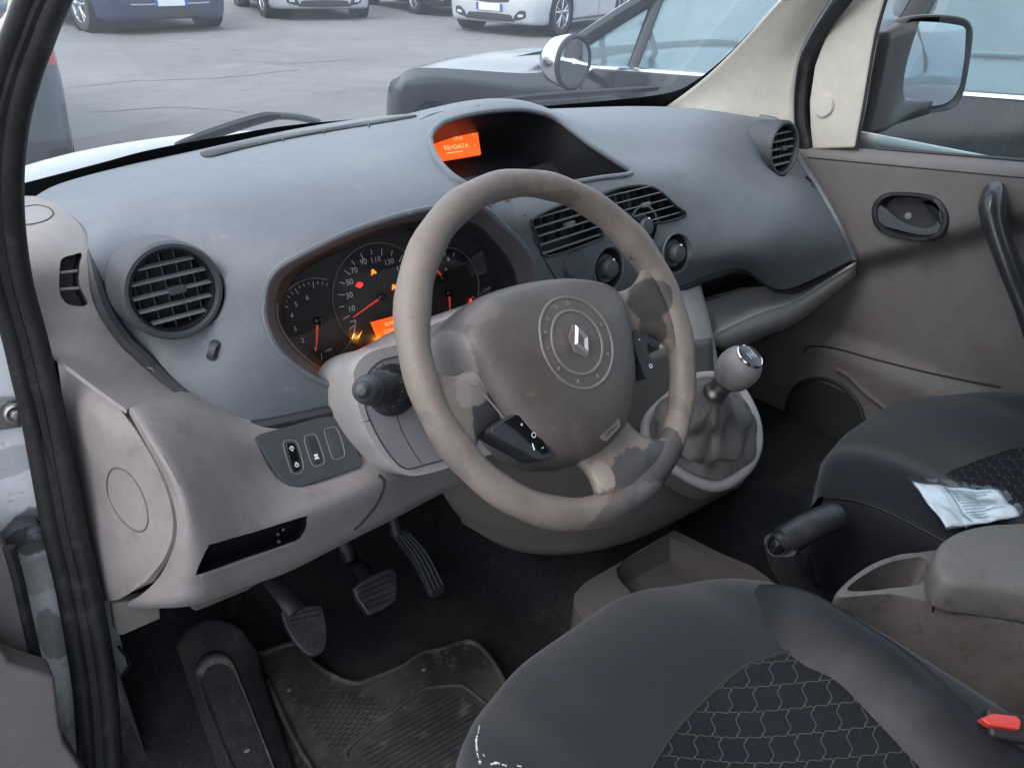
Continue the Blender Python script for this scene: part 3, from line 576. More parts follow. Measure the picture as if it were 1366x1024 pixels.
# ---- knee panel
kr = [[(170, 547, .22), (182, 541, .215), (242, 522, .265), (320, 540, .265), (400, 530, .25), (470, 520, .24), (560, 500, .22), (640, 480, .22)],
      [(189, 581, .175), (202, 574, .165), (270, 562, .205), (335, 575, .21), (400, 570, .21), (470, 547, .205), (560, 540, .185), (640, 520, .18)],
      [(223, 645, .135), (241, 640, .12), (300, 628, .155), (345, 625, .182), (400, 622, .185), (485, 600, .178), (560, 590, .165), (640, 570, .16)],
      [(236, 700, .115), (258, 697, .10), (318, 682, .12), (372, 668, .142), (430, 650, .152), (500, 622, .16), (560, 610, .165), (640, 590, .165)],
      [(227, 742, .125), (262, 740, .10), (320, 722, .108), (378, 700, .118), (432, 678, .13), (505, 650, .142), (570, 630, .165), (650, 610, .175)],
      [(205, 778, .17), (254, 776, .11), (320, 755, .115), (380, 735, .125), (440, 707, .135), (510, 675, .148), (580, 645, .17), (650, 622, .185)],
      [(170, 808, .25), (250, 806, .135), (320, 783, .14), (380, 763, .15), (450, 728, .16), (520, 693, .17), (600, 652, .19), (670, 630, .20)],
      [(180, 812, .32), (262, 806, .25), (330, 780, .26), (390, 757, .26), (460, 722, .27), (530, 688, .28), (610, 648, .28), (680, 625, .28)]]
kg = surf([PY(r) for r in kr], 6, 6); hitK = hitter(MB().grid(kg))
sl_ = cr([hitK(a, b)[0] for a, b in [(262, 764), (268, 748), (278, 728), (284, 725), (340, 709), (404, 689), (409, 691), (408, 704), (402, 714), (392, 722), (330, 743), (268, 765)]], 2, closed=True); sn = fitplane(sl_); sn = (sn[0], nrm(nrm(CAM-sn[0])+V(0, -.25, 0)))
boolean(thick(kg, -.006), [cutter(sl_, sn[1], .02, .04)]).build('knee_panel', 'trim_plastic', dash, sharp=50)
st = tub(sl_, [q-sn[1]*.045+V(0, 0, .004) for q in sl_], 'storage_slot', 'black_plastic', dash)
MB().tube(cr([hitK(268, 767, .0003)[0], hitK(330, 746, .0003)[0], hitK(390, 724, .0003)[0]], 4), .0018, 8).build('slot_lip', 'trim_plastic', st)
for a, b in ((371, 712), (378, 706), (372, 722)): 
    MB().lathe([(.0022, 0), (.002, .002), (.0005, .0025)], onplane(a, b, sn[0]-sn[1]*.02, sn[1]), sn[1], 10, cap1=True).build('screw', 'black_plastic', st)
groove(hitK, [(505, 633), (512, 643), (508, 660), (498, 678), (484, 695), (472, 706)], .0022, 'panel_seam')
groove(hitK, [(458, 572), (486, 563), (497, 556)], .0008, 'panel_seam')
groove(hitE, [(168, 548), (205, 535), (244, 521)], .0012, 'panel_seam')
# tabs hanging below the knee panel
MB().prism(PY([(150, 806, .30), (212, 796, .26), (215, 826, .26), (163, 848, .30), (156, 846, .30)]), (0, -1, .1), .02).build('lower_tab', 'pod_plastic', dash, bevel=.003)
MB().prism(PY([(243, 790, .17), (330, 765, .17), (400, 745, .17), (330, 788, .17), (262, 816, .17), (256, 812, .17)]), (0, -1, .1), .02).build('lower_tab', 'pod_plastic', dash, bevel=.003)
# switch panel
sw_px = [(338, 585), (347, 579), (431, 556), (450, 556), (462, 566), (482, 617), (479, 624), (401, 650), (384, 648), (370, 636)]
sw = cr([hitK(a, b)[0] for a, b in sw_px], 2, closed=True); wc_, wn = fitplane(sw); f_ = lambda a, b, l=0: onplane(a, b, wc_+wn*l, wn)
swp = MB().prism([q-wn*np.dot(q-wc_, wn)+wn*.0035 for q in [f_(a, b) for a, b in [(x_, y_) for x_, y_ in sw_px]]], wn, .012).build('switch_panel', 'charcoal_plastic', dash, bevel=.0015)
def btn(px, m, proud, name='rocker_switch'):
    b = MB().prism(cr([f_(a, q, .0035+proud) for a, q in px], 3, closed=True), wn, .006).build(name, m, swp, bevel=.001); return b
for px in ([(378, 591), (386, 587), (396, 590), (402, 608), (405, 624), (399, 631), (390, 630), (384, 615)], [(406, 584), (412, 580), (421, 580), (428, 597), (433, 614), (429, 620), (418, 621), (411, 604)], [(433, 574), (438, 571), (448, 570), (456, 587), (460, 606), (456, 610), (445, 612), (438, 594)]):
    MB().tube(cr([f_(a, q, .0036) for a, q in px], 3, closed=True), .0007, 6, closed=True).build('switch_frame', 'inset_plastic', swp)
btn([(382, 593), (388, 590), (394, 592), (399, 609), (401, 623), (397, 627), (391, 627), (386, 610)], 'gloss_black', .0018)
btn([(410, 586), (414, 583), (419, 583), (425, 598), (429, 613), (426, 616), (420, 617), (414, 603)], 'dark_plastic', .0015)
btn([(437, 577), (441, 574), (446, 574), (452, 589), (456, 604), (453, 606), (447, 607), (441, 592)], 'charcoal_plastic', .0003, 'blank_switch')
xk, yk = nrm(f_(430, 560)-f_(350, 582)), None; yk = np.cross(wn, xk)
mb = MB()
for a, q in ((389, 597.5), (396, 620)):
    o = f_(a, q, .0058); mb.lathe([(.0026, 0), (.0026, .0003), (.0018, .0003)], o, wn, 16); mb.box(o+xk*.0004+yk*.0006, (.0008, .0026, .0003), (xk, yk, wn)); mb.box(o-yk*.0032*(1 if a < 392 else -1), (.002, .0008, .0003), (xk, yk, wn))
o = f_(421.5, 607, .0055); mb.plate(o, wn, rrect(.0048, .003, .001), .0003, up=tuple(yk)); mb.plate(o-yk*.0033, wn, [(-.0032, -.0013), (.0032, -.0013), (.002, .0012), (-.002, .0012)], .0003, up=tuple(yk))
mb.build('switch_symbol', 'print_white', swp)
# ---- centre stack, gear pod, shelf
mat('stack_plastic', (.50, .50, .49), .5, var=.05, bump=.2, bs=1400, dirt=((.38, .36, .34), .3, 6))
cs = surf([PY(r) for r in [[(745, 400, .245), (820, 385, .245), (880, 380, .245), (905, 385, .24), (934, 378, .245)], [(740, 440, .22), (815, 425, .215), (880, 420, .205), (915, 425, .205), (948, 430, .215)],
     [(735, 490, .19), (815, 475, .18), (885, 465, .17), (925, 470, .17), (958, 482, .185)], [(735, 540, .17), (815, 530, .15), (890, 520, .13), (935, 520, .125), (965, 525, .15)]]], 6, 5)
MB().grid(cs).build('centre_stack', 'stack_plastic', dash, solid=.008)
MB().prism(PY([(812, 440, .16), (880, 428, .16), (880, 470, .16), (820, 480, .16)]), (0, -1, .3), .02).build('radio_panel', 'inset_plastic', dash, bevel=.002)
pod = [[(600, 560, .17), (680, 540, .16), (760, 520, .15), (830, 490, .14), (900, 460, .14), (950, 450, .15)],
       [(585, 620, .19), (660, 610, .165), (740, 600, .14), (820, 570, .12), (890, 540, .11), (955, 510, .11)],
       [(590, 655, .20), (650, 662, .165), (735, 670, .12), (820, 650, .09), (890, 630, .07), (965, 560, .08)],
       [(612, 688, .20), (665, 710, .16), (745, 724, .11), (830, 709, .07), (900, 680, .045), (972, 640, .03)],
       [(632, 700, .22), (690, 734, .18), (760, 739, .13), (835, 724, .10), (908, 692, .075), (985, 650, .06)],
       [(720, 690, .36), (750, 720, .33), (800, 722, .30), (860, 700, .27), (930, 670, .25), (1000, 630, .22)]]
pg = surf([PY(r) for r in pod], 6, 6); hitPod = hitter(MB().grid(pg)); MB().grid(pg).build('console_pod', 'pod_plastic', dash, solid=.006)
# passenger shelf
sh = surf([PY(r) for r in [[(925, 400, .36), (1010, 378, .36), (1060, 365, .36), (1120, 340, .33)], [(950, 440, .235), (1010, 409, .225), (1062, 394, .21), (1140, 350, .175)], [(945, 452, .222), (1010, 424, .205), (1062, 404, .193), (1143, 352, .162)],
     [(962, 466, .225), (1012, 444, .21), (1060, 424, .20), (1142, 366, .168)], [(975, 470, .27), (1020, 450, .27), (1065, 430, .26), (1145, 372, .24)]]], 6, 5)
MB().grid(sh).build('passenger_shelf', 'stack_plastic', dash, solid=.004)
MB().prism(PY([(920, 372, .37), (1062, 340, .37), (1110, 380, .37), (950, 455, .37)]), (0, -1, 0), .01).build('shelf_back', 'black_plastic', dash)
MB().prism(PY([(940, 398, .34), (1003, 391, .34), (1010, 400, .34), (1000, 409, .34), (950, 421, .34)]), (0, -1, .3), .01).build('shelf_pad', 'door_trim', dash, bevel=.002)
# black underside behind the passenger shelf
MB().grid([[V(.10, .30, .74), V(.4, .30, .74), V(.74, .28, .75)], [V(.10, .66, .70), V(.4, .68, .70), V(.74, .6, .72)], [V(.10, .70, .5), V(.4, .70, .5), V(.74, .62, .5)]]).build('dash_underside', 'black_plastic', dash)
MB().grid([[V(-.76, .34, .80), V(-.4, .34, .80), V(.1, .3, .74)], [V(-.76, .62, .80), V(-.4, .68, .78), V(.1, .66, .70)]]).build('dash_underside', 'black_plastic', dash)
# ------------------------------------------------------------ steering column shroud
nS = nrm(V(-.12, -.93, .34)); oS = P(500, 560, y=.135); fs = lambda a, b, l=0: onplane(a, b, oS+nS*l, nS)
col = thing('steering_column_cover', fs(600, 540), 'pale plastic steering column cover with a dark grey inset, behind the steering wheel', 'column cover')
so_px = [(470, 502), (472, 490), (479, 479), (491, 470), (506, 464), (527, 459), (550, 447), (574, 433), (620, 415), (662, 400), (705, 386), (745, 374), (775, 380), (780, 430), (740, 520), (690, 590), (640, 612), (602, 624), (583, 630), (557, 636), (539, 634), (525, 626), (513, 612), (495, 588), (484, 565), (476, 542)]
ol = cr([fs(a, b) for a, b in so_px], 3, closed=True)
c0 = sum(ol)/len(ol)
G = [[q+V(0, .09, -.045) for q in ol], [q+V(0, .02, -.008) for q in ol], [q-nS*.004 for q in ol], [c0+(q-c0)*.985 for q in ol], [c0+(q-c0)*.955 for q in ol]]
mb = MB().grid(G, cu=True); mb.f.append(tuple(range(len(mb.v)-len(ol), len(mb.v)))); mb.m.append(0); mb.build('shroud', 'shroud_plastic', col, sharp=60)
in_px = [(487, 513), (490, 500), (497, 490), (507, 482), (519, 477.5), (540, 474), (580, 468), (620, 480), (640, 560), (625, 595), (594, 612), (566, 620), (548, 625), (537, 623), (527, 615), (511, 594), (495, 564), (487, 540)]
MB().prism(cr([fs(a, b, .002) for a, b in in_px], 3, closed=True), nS, .006).build('shroud_inset', 'inset_plastic', col, bevel=.0012)
MB().tube(cr([fs(a, b, .002) for a, b in in_px], 3, closed=True), .0008, 6, closed=True).build('inset_gap', 'seam_dark', col)
MB().tube(cr([fs(a, b, .0021) for a, b in [(528, 550), (535, 572), (548, 597), (562, 618)]], 4), .0005, 5).build('inset_seam', 'seam_dark', col)
for l in ([(500, 489), (504, 496)], [(510, 483), (512, 492)]): MB().tube([fs(a, b, .0021) for a, b in l], .0004, 5).build('inset_seam', 'seam_dark', col)
MB().tube([fs(483, 563, -.002), fs(494, 560, .0015)], .0006, 5).build('inset_seam', 'seam_dark', col)
# boot and light stalk
bo = fs(523, 520, .002)
MB().lathe([(.031, 0), (.030, .004), (.024, .006), (.0001, .006)], bo, nS, 36).build('stalk_boot', 'black_plastic', col)
tip = P(483, 520, y=.045); bs_ = fs(533, 519, .004); ax = nrm(tip-bs_); LL = np.linalg.norm(tip-bs_)
stk = thing('light_stalk', bs_, 'stubby black light stalk with ribbed ring, left of the steering wheel', 'stalk')
MB().lathe([(.010, 0), (.0125, LL*.15), (.0185, LL*.2), (.0195, LL*.36), (.0190, LL*.40)], bs_, ax, 28, cap0=True).build('stalk_base', 'dark_plastic', stk)
mb = MB().lathe([(.0170, LL*.38), (.0205, LL*.40), (.0208, LL*.52), (.0175, LL*.54)], bs_, ax, 28); mb.build('ribbed_ring', 'black_plastic', stk)
for k in range(14):
    d = 2*PI*k/14; xx, yy, zz = frame(ax); rd = xx*math.cos(d)+yy*math.sin(d); MB().box(bs_+ax*LL*.46+rd*.0208, (.0016, .0022, LL*.11), (rd, np.cross(ax, rd), ax)).build('rib', 'charcoal_plastic', stk)
MB().lathe([(.0178, LL*.53), (.0182, LL*.56), (.0165, LL*.80), (.0155, LL*.86), (.013, LL*.87)], bs_, ax, 28).build('stalk_grip', 'dark_plastic', stk)
MB().lathe([(.0150, LL*.85), (.0135, LL*.93), (.0100, LL*.98), (.0088, LL*.985)], bs_, ax, 28).build('stalk_cap', 'charcoal_plastic', stk)
MB().lathe([(.0088, LL*.97), (.0082, LL*1.0), (.005, LL*1.03), (.0001, LL*1.04)], bs_, ax, 24).build('stalk_button', 'charcoal_plastic', stk)
mb = MB(); xx, yy, zz = frame(ax)
for k, (u_, w_) in enumerate(((.45, .004), (.6, .003), (.75, .004))): 
    pass
# wiper stalk on the passenger side
w0, w1 = P(820, 470, y=.12), P(868, 452, y=.05)
wst = thing('wiper_stalk', w0, 'black wiper stalk with two knobs seen through the right of the steering wheel', 'stalk')
axw = nrm(w1-w0); Lw = np.linalg.norm(w1-w0)
MB().lathe([(.009, 0), (.010, Lw*.5), (.014, Lw*.6), (.0145, Lw*.8)], w0, axw, 20, cap0=True).build('stalk_arm', 'dark_plastic', wst)
MB().lathe([(.0145, Lw*.8), (.0150, Lw*.95), (.0130, Lw*1.08), (.0001, Lw*1.1)], w0, axw, 20).build('stalk_end', 'charcoal_plastic', wst)
# ------------------------------------------------------------ steering wheel
WC = V(-.32499, -.00314, 1.03515); _a = math.radians(36.16); _b = math.radians(1.54)
WN = V(math.sin(_b)*math.cos(_a), -math.cos(_b)*math.cos(_a), math.sin(_a)); WE = nrm(V(-WN[1], WN[0], 0)); WU = np.cross(WN, WE)
def W(x, y, h=0.): return WC+WE*x+WU*y+WN*h
def wp(px, py, h=0.): return onplane(px, py, WC+WN*h, WN)
LEA, DRK, MID = (.195, .165, .145), (.045, .042, .045), (.12, .11, .11)
wheelp = []
for (a, b, ra, c, rag, st) in [(655, 548, (.022, .03, .034), DRK, .6, .95), (648, 575, (.014, .02, .02), DRK, .6, .9),
        (868, 400, (.034, .03, .026), (.055, .05, .047), .6, .95), (875, 436, (.018, .03, .03), (.055, .05, .047), .9, .85),
        (850, 640, (.045, .04, .032), (.06, .06, .064), .9, .95), (885, 618, (.035, .03, .028), (.05, .05, .055), .9, .9), (820, 672, (.05, .03, .014), (.095, .09, .092), .9, .85), (860, 662, (.03, .03, .018), (.12, .12, .125), 1.2, .8),
        (893, 580, (.008, .03, .045), (.055, .053, .055), 1.0, .9), (817, 656, (.0035, .02, .012), (.15, .08, .05), 1.4, .8), (903, 620, (.004, .01, .006), (.18, .09, .05), 1.4, .8),
        (590, 590, (.008, .03, .020), (.14, .12, .115), 2.2, .8), (605, 610, (.007, .02, .014), (.14, .12, .115), 2.2, .8), (620, 640, (.007, .02, .010), (.14, .12, .115), 2.4, .6), (573, 562, (.006, .02, .008), (.14, .12, .115), 2.2, .7),
        (838, 352, (.022, .03, .014), (.06, .05, .042), 1.3, .95), (815, 328, (.022, .03, .012), (.06, .05, .042), 1.3, .95), (788, 303, (.02, .02, .010), (.07, .055, .045), 1.3, .9), (760, 283, (.02, .02, .008), (.08, .065, .055), 1.3, .8), (905, 540, (.006, .02, .03), (.13, .11, .10), 1.2, .7),
        (735, 268, (.05, .03, .010), (.13, .10, .08), 1.5, .6), (632, 520, (.022, .03, .016), (.32, .29, .28), 1.2, .6), (808, 632, (.012, .02, .018), (.27, .23, .21), 1.0, .85), (900, 455, (.007, .02, .03), (.17, .135, .115), 1.0, .6)]:
    wheelp.append((wp(a, b, .008), ra, c, rag, st))
mat('wheel_leather', LEA, .5, var=.1, vs=14, bump=.25, bs=650, spec=.45, dirt=[((.14, .118, .104), .45, 12), ((.26, .232, .21), .28, 25), ((.09, .078, .07), .2, 90)], patches=wheelp)
mat('hub_plastic', (.098, .087, .083), .42, var=.12, vs=9, bump=.35, bs=700, spec=.55, dirt=[((.08, .066, .06), .55, 10), ((.19, .16, .145), .25, 14), ((.16, .13, .115), .15, 70)], patches=[(W(-.135, .03, -.025), (.022, .05, .045), (.20, .19, .19), .8, .7), (W(-.10, .066, -.0), (.05, .03, .008), (.17, .135, .12), 1.0, .5)])  # first patch paints sky glare onto the cover's left flank
mat('hub_label', (.14, .12, .11), .5)
mat('hub_ring', (.19, .165, .15), .5, var=.1, bump=.3, bs=700)
swh = thing('steering_wheel', WC, 'worn beige leather steering wheel with scuffed dark patches and a brown airbag cover', 'steering wheel')
NR = 96; rimG = []
for i in range(NR):
    t = 2*PI*i/NR; cdir = WE*math.cos(t)+WU*math.sin(t); r = .0172+.0012*math.sin(3*t+1)+.0006*math.sin(17*t)
    fat = math.exp(-((t-math.radians(150))/.18)**2)+math.exp(-((t-math.radians(28))/.18)**2)+math.exp(-((t-math.radians(198))/.16)**2); r += .0012*fat
    c = WC+cdir*.1836
    rimG.append([c+cdir*(r*math.cos(q)*.95)+WN*(r*1.02*math.sin(q)) for q in [2*PI*k/20 for k in range(20)]])
MB().grid(rimG, cu=True, cv=True).build('rim', 'wheel_leather', swh)
# spokes: webs lofted from the hub to the rim, oval in section
def web(pts, name, m='wheel_leather'):               # pts: (centre xyh, half width vector xy, thickness)
    C_ = cr([W(*p[0]) for p in pts], 6); H_ = cr([WE*p[1][0]+WU*p[1][1] for p in pts], 6); T_ = cr([V(p[2], 0, 0) for p in pts], 6); G = []
    for c, h, t in zip(C_, H_, T_):
        row = [c+h*math.copysign(abs(math.cos(q))**.7, math.cos(q))+WN*t[0]*math.copysign(abs(math.sin(q))**.8, math.sin(q)) for q in [2*PI*k/24 for k in range(24)]]
        for i_, p_ in enumerate(row):
            d_ = p_-WC; z_ = np.dot(d_, WN); f_ = d_-WN*z_; rr_ = np.linalg.norm(f_)
            if rr_ > .180: row[i_] = WC+f_*(.180/rr_)+WN*z_*.8
        G.append(row)
    return MB().grid(G, cu=True).build(name, m, swh)
web([((-.090, -.016, -.020), (.006, .034), .015), ((-.118, -.020, -.013), (.006, .034), .015), ((-.144, -.024, -.006), (.004, .034), .013), ((-.160, -.026, -.002), (-.002, .046), .012), ((-.172, -.028, 0), (-.008, .068), .010), ((-.180, -.028, 0), (-.012, .082), .006)], 'spoke')
web([((.080, .006, -.020), (-.004, .030), .014), ((.110, .004, -.013), (-.002, .029), .013), ((.135, .001, -.006), (0, .031), .012), ((.153, -.002, -.002), (.002, .044), .011), ((.168, -.003, 0), (.008, .068), .009), ((.180, -.003, 0), (.012, .082), .006)], 'spoke')
web([((.008, -.088, -.022), (.044, .003), .014), ((.012, -.118, -.015), (.046, .004), .014), ((.018, -.138, -.008), (.048, .005), .013), ((.024, -.155, -.002), (.060, .009), .012), ((.030, -.170, 0), (.086, .018), .010), ((.032, -.178, 0), (.100, .022), .006)], 'spoke')
# airbag cover: domed shield with deep sides
out = [(-.126, .028), (-.120, -.002), (-.112, -.040), (-.098, -.078), (-.078, -.102), (-.052, -.118), (-.015, -.124), (.026, -.117), (.058, -.096), (.080, -.066), (.096, -.030), (.106, .002), (.106, .028), (.092, .046), (.06, .06), (.025, .069), (-.02, .074), (-.065, .073), (-.105, .060), (-.122, .045)]
oc = cr([V(a, b, 0) for a, b in out], 4, closed=True); c0 = V(-.008, -.022, 0); G = []
for s_, h in ((1.04, -.060), (1.06, -.040), (1.045, -.018), (1.0, -.001), (.965, .0075), (.91, .013), (.82, .0175), (.66, .0215), (.45, .024), (.22, .025), (.02, .0252)):
    G.append([W(*(c0+(q-c0)*s_)[:2], h+(.004*max(0, -q[0]/.12)*(s_ > .4)*(h > -.01))) for q in oc])
hubM = MB().grid(G, cu=True); hubM.f.append(tuple(range(len(hubM.v)-len(oc), len(hubM.v)))); hubM.m.append(0); hitH = hitter(hubM)
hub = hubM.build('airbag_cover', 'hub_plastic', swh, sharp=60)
def circ(r, h, cx=-.003, cy=-.004, n=56): return [hubpt(cx+r*math.cos(2*PI*k/n), cy+r*math.sin(2*PI*k/n), h) for k in range(n)]
_hb = hubM.bvh()
def hubpt(x, y, h=0):
    l, n, i, d = _hb.ray_cast(Vector(W(x, y, .1)), Vector(-WN)); return np.array(l)+WN*h
# raised ring with inner groove, marks and the diamond badge
MB().tube(circ(.0505, -.0004), .0019, 6, closed=True).build('emblem_ring', 'hub_ring', hub)
MB().tube(circ(.0350, -.0006), .0021, 6, closed=True).build('emblem_ring', 'hub_ring', hub)
for k, a in enumerate((128, 150, 172, 205, 243, 282, 325, 10, 75, 100)):
    p = hubpt(-.003+.043*math.cos(math.radians(a)), -.004+.043*math.sin(math.radians(a)), .0001); rd = WE*math.cos(math.radians(a))+WU*math.sin(math.radians(a))
    MB().box(p, (.0042, .0032, .0016), (rd, np.cross(WN, rd), WN)).build('embossed_mark', 'hub_ring', hub, bevel=.0004)
def dia(sx, sy, h): return [hubpt(0, -.004)+WE*x*sx+WU*y*sy+WN*h for x, y in ((0, 1), (.62, .30), (.62, -.34), (0, -1), (-.62, -.34), (-.62, .30))]
MB().prism([hubpt(0, -.004)+WE*x*.0155+WU*y*.0185+WN*.0006 for x, y in ((0, 1.05), (.80, .45), (.80, -.45), (0, -1.05), (-.80, -.45), (-.80, .45))], WN, .003).build('emblem_seat', 'hub_ring', hub, bevel=.0004)
# folded diamond badge
e0 = hubpt(0, -.004, .0036); eb = MB(); mat('emblem_metal', (.48, .49, .52), .32, metal=.7, var=.1, speck=0)
ring_ = lambda pts, h: [e0+WE*x+WU*y+WN*h for x, y in pts]
eb.grid([ring_([(0, .0178), (.0108, .0012), (.0012, -.0178), (-.0108, -.0012)], 0), ring_([(0, .0135), (.0083, .0010), (.0010, -.0135), (-.0083, -.0010)], .0024), ring_([(.0002, .0082), (.0048, .0006), (.0002, -.0082), (-.0048, -.0006)], 0)], cu=True)
eb.build('emblem', 'emblem_metal', hub, sharp=10)
# air bag label
lc = hubpt(.001, -.103, .0002); ld_ = nrm(WE*.96+WU*.26); ly_ = np.cross(WN, ld_)
lb = MB().prism([lc+ld_*a+ly_*b for a, b in rrect(.035, .015, .0065)], WN, .0008).build('airbag_label', 'hub_label', hub)
mb = MB(); mb.text('SRS', lc+ly_*.0032+WN*.0003, ld_, ly_, .0048); mb.text('AIRBAG', lc-ly_*.003+WN*.0003, ld_, ly_, .0048); mb.build('label_text', 'seam_dark', lb, recalc=False)
# pale seam along the left edge of the cover
MB().tube(cr([wp(600, 503, .002), wp(625, 513, .004), wp(640, 520, .004), wp(658, 540, .003), wp(676, 562, .002)], 5), .0011, 6).build('cover_seam', 'slat_grey', swh)
# switch pods
plp = [(655, 574), (668, 562), (690, 551), (703, 555), (717, 570), (738, 605), (728, 612), (718, 613), (700, 603), (672, 588)]
pc = wp(697, 580, .013); pn = nrm(WN+.10*WE)
pdl = MB().prism(cr([onplane(a, b, pc, WN) for a, b in plp], 3, closed=True), WN, .03).build('switch_pod', 'dark_plastic', swh, bevel=.002)
MB().prism([onplane(a, b, pc+WN*.0012, WN) for a, b in [(672, 562), (690, 553), (700, 556), (716, 572), (734, 603), (724, 606), (706, 590), (688, 573)]], WN, .003).build('pod_button', 'gloss_black', pdl, bevel=.0008)
mb = MB(); o = onplane(696, 566, pc+WN*.0018, WN); mb.box(o, (.0028, .0007, .0003), (WE, WU, WN)); mb.box(o, (.0007, .0028, .0003), (WE, WU, WN)); mb.build('pod_symbol', 'print_white', pdl)
MB().lathe([(.0028, 0), (.0028, .0003), (.0020, .0003)], onplane(712, 580, pc+WN*.0018, WN), WN, 16).build('pod_symbol', 'print_white', pdl)
MB().box(onplane(724, 597, pc+WN*.0018, WN), (.0028, .0007, .0003), (WE, WU, WN)).build('pod_symbol', 'print_white', pdl)
MB().tube([onplane(710, 591, pc+WN*.001, WN), onplane(713, 600, pc+WN*.001, WN)], .0007, 5).build('pod_symbol', 'print_white', pdl)
prp = [(844, 446), (848, 437), (856, 433), (862, 434), (865, 445), (864, 462), (868, 475), (876, 485), (874, 494), (864, 505), (858, 494), (848, 468)]
pc2 = wp(860, 470, -.002)
pdr = MB().prism(cr([onplane(a, b, pc2, WN) for a, b in prp], 3, closed=True), WN, .022).build('switch_pod', 'dark_plastic', swh, bevel=.002)
mb = MB(); o = onplane(853, 453, pc2+WN*.0006, WN); mb.box(o, (.0028, .0007, .0003), (WE, WU, WN)); mb.box(o, (.0007, .0028, .0003), (WE, WU, WN)); mb.build('pod_symbol', 'print_white', pdr)
MB().lathe([(.0028, 0), (.0028, .0003), (.0016, .0003)], onplane(868, 488, pc2+WN*.0006, WN), WN, 16).build('pod_symbol', 'print_white', pdr)
# hub back and column
MB().lathe([(.045, -.13), (.052, -.07), (.060, -.045)], WC, WN, 32).build('hub_back', 'pod_plastic', swh)
# ------------------------------------------------------------ gear lever
gl = thing('gear_lever', P(950, 590, y=.04), 'gear lever with worn silver-grey ball knob and creased gaiter in a pale frame', 'gear lever')
p1, p2, p3 = P(925, 640, z=.70), P(1015, 590, z=.72), P(1000, 530, z=.76); gn = nrm(np.cross(p2-p1, p3-p1)); gn = gn if gn[2] > 0 else -gn
gq = lambda a, b, l=0: onplane(a, b, p1+gn*l, gn)
rpx = [(868, 600), (893, 620), (918, 636), (940, 646), (961, 648), (983, 637), (1001, 618), (1010, 594), (1009, 567), (1001, 543), (987, 520), (962, 503), (925, 505), (885, 530), (862, 565)]
rc = cr([gq(a, b) for a, b in rpx], 4, closed=True)
MB().tube(rc, .0088, 12, closed=True, up=gn, flat=1).build('gaiter_frame', 'shroud_plastic', gl)
cen = sum(rc)/len(rc)
G = [rc, [cen+(q-cen)*.985-gn*.03 for q in rc], [cen+(q-cen)*.96-gn*.06 for q in rc]]
MB().grid(G, cu=True).build('frame_skirt', 'pod_plastic', gl)
kc = P(985, 491, y=-.012); vw = nrm(kc-CAM); kax = nrm(-.65*vw+.76*(RT*.70+UP*.72))
colr = kc-kax*.050; inn = [cen+(q-cen)*.93+gn*.002 for q in rc]; G = []
for k in range(22):
    t = k/21; cc = cen*(1-t)+(colr-kax*.008)*t; cc = cc+gn*.0; row = []
    for i, q in enumerate(inn):
        base = q-cen; th = 2*PI*i/len(inn); r0 = base*(1-t)**1.0; ring = .017*nrm(base-kax*np.dot(base, kax))*t
        bul = .028*math.sin(PI*min(1, t*1.05))*(.7+.3*math.cos(th*2)); fold = (.0095*math.sin(t*17+1.6*math.sin(th*1.5+.5)+.8*math.cos(th*3))+.006*math.sin(5*th+8*t)+.004*math.sin(9*th-14*t))*math.sin(PI*t)
        row.append(cen+(colr-kax*.008-cen)*(t**1.25)+base*(1-t)**1.15*(1)+ring+nrm(base)*(bul+fold)*(.55+.45*(1-t))-gn*.006*math.sin(PI*t))
    G.append(row)
mat('gaiter_leather', (.115, .108, .105), .45, var=.15, bump=.5, bs=350, dirt=((.15, .135, .125), .4, 14))
MB().grid(G, cu=True).build('gaiter', 'gaiter_leather', gl)
MB().lathe([(.0165, -.016), (.0185, -.010), (.0185, -.005), (.0165, -.002), (.0155, .004), (.0165, .012), (.0165, .03)], colr, kax, 32).build('collar', 'satin_metal', gl)
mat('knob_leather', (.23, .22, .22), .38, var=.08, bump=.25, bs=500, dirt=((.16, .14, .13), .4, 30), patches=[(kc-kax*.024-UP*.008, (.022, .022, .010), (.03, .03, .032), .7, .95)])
R = .0315
prof = [(.0165, -.034), (.0205, -.030), (.0265, -.022), (.0305, -.010), (.0315, .0), (.0305, .010), (.027, .019), (.0205, .0265), (.019, .0272)]
kb = MB().lathe(prof, kc, kax, 40).build('knob', 'knob_leather', gl)
MB().lathe([(.0212, .0262), (.0212, .0278), (.0200, .0292), (.0190, .0286)], kc, kax, 40).build('knob_ring', 'chrome', kb)
MB().lathe([(.0192, .0275), (.0185, .0290), (.010, .0305), (.0001, .031)], kc, kax, 32).build('knob_cap', 'gloss_black', kb)
x_, y_, z_ = frame(kax, up=(0, .6, .8)); mb = MB(); o = kc+kax*.0308
for a in (-.006, 0, .006): mb.box(o+x_*a, (.0008, .011, .0006), (x_, y_, z_))
mb.box(o, (.0125, .0008, .0007), (x_, y_, z_)); mb.build('gear_pattern', 'print_white', kb)
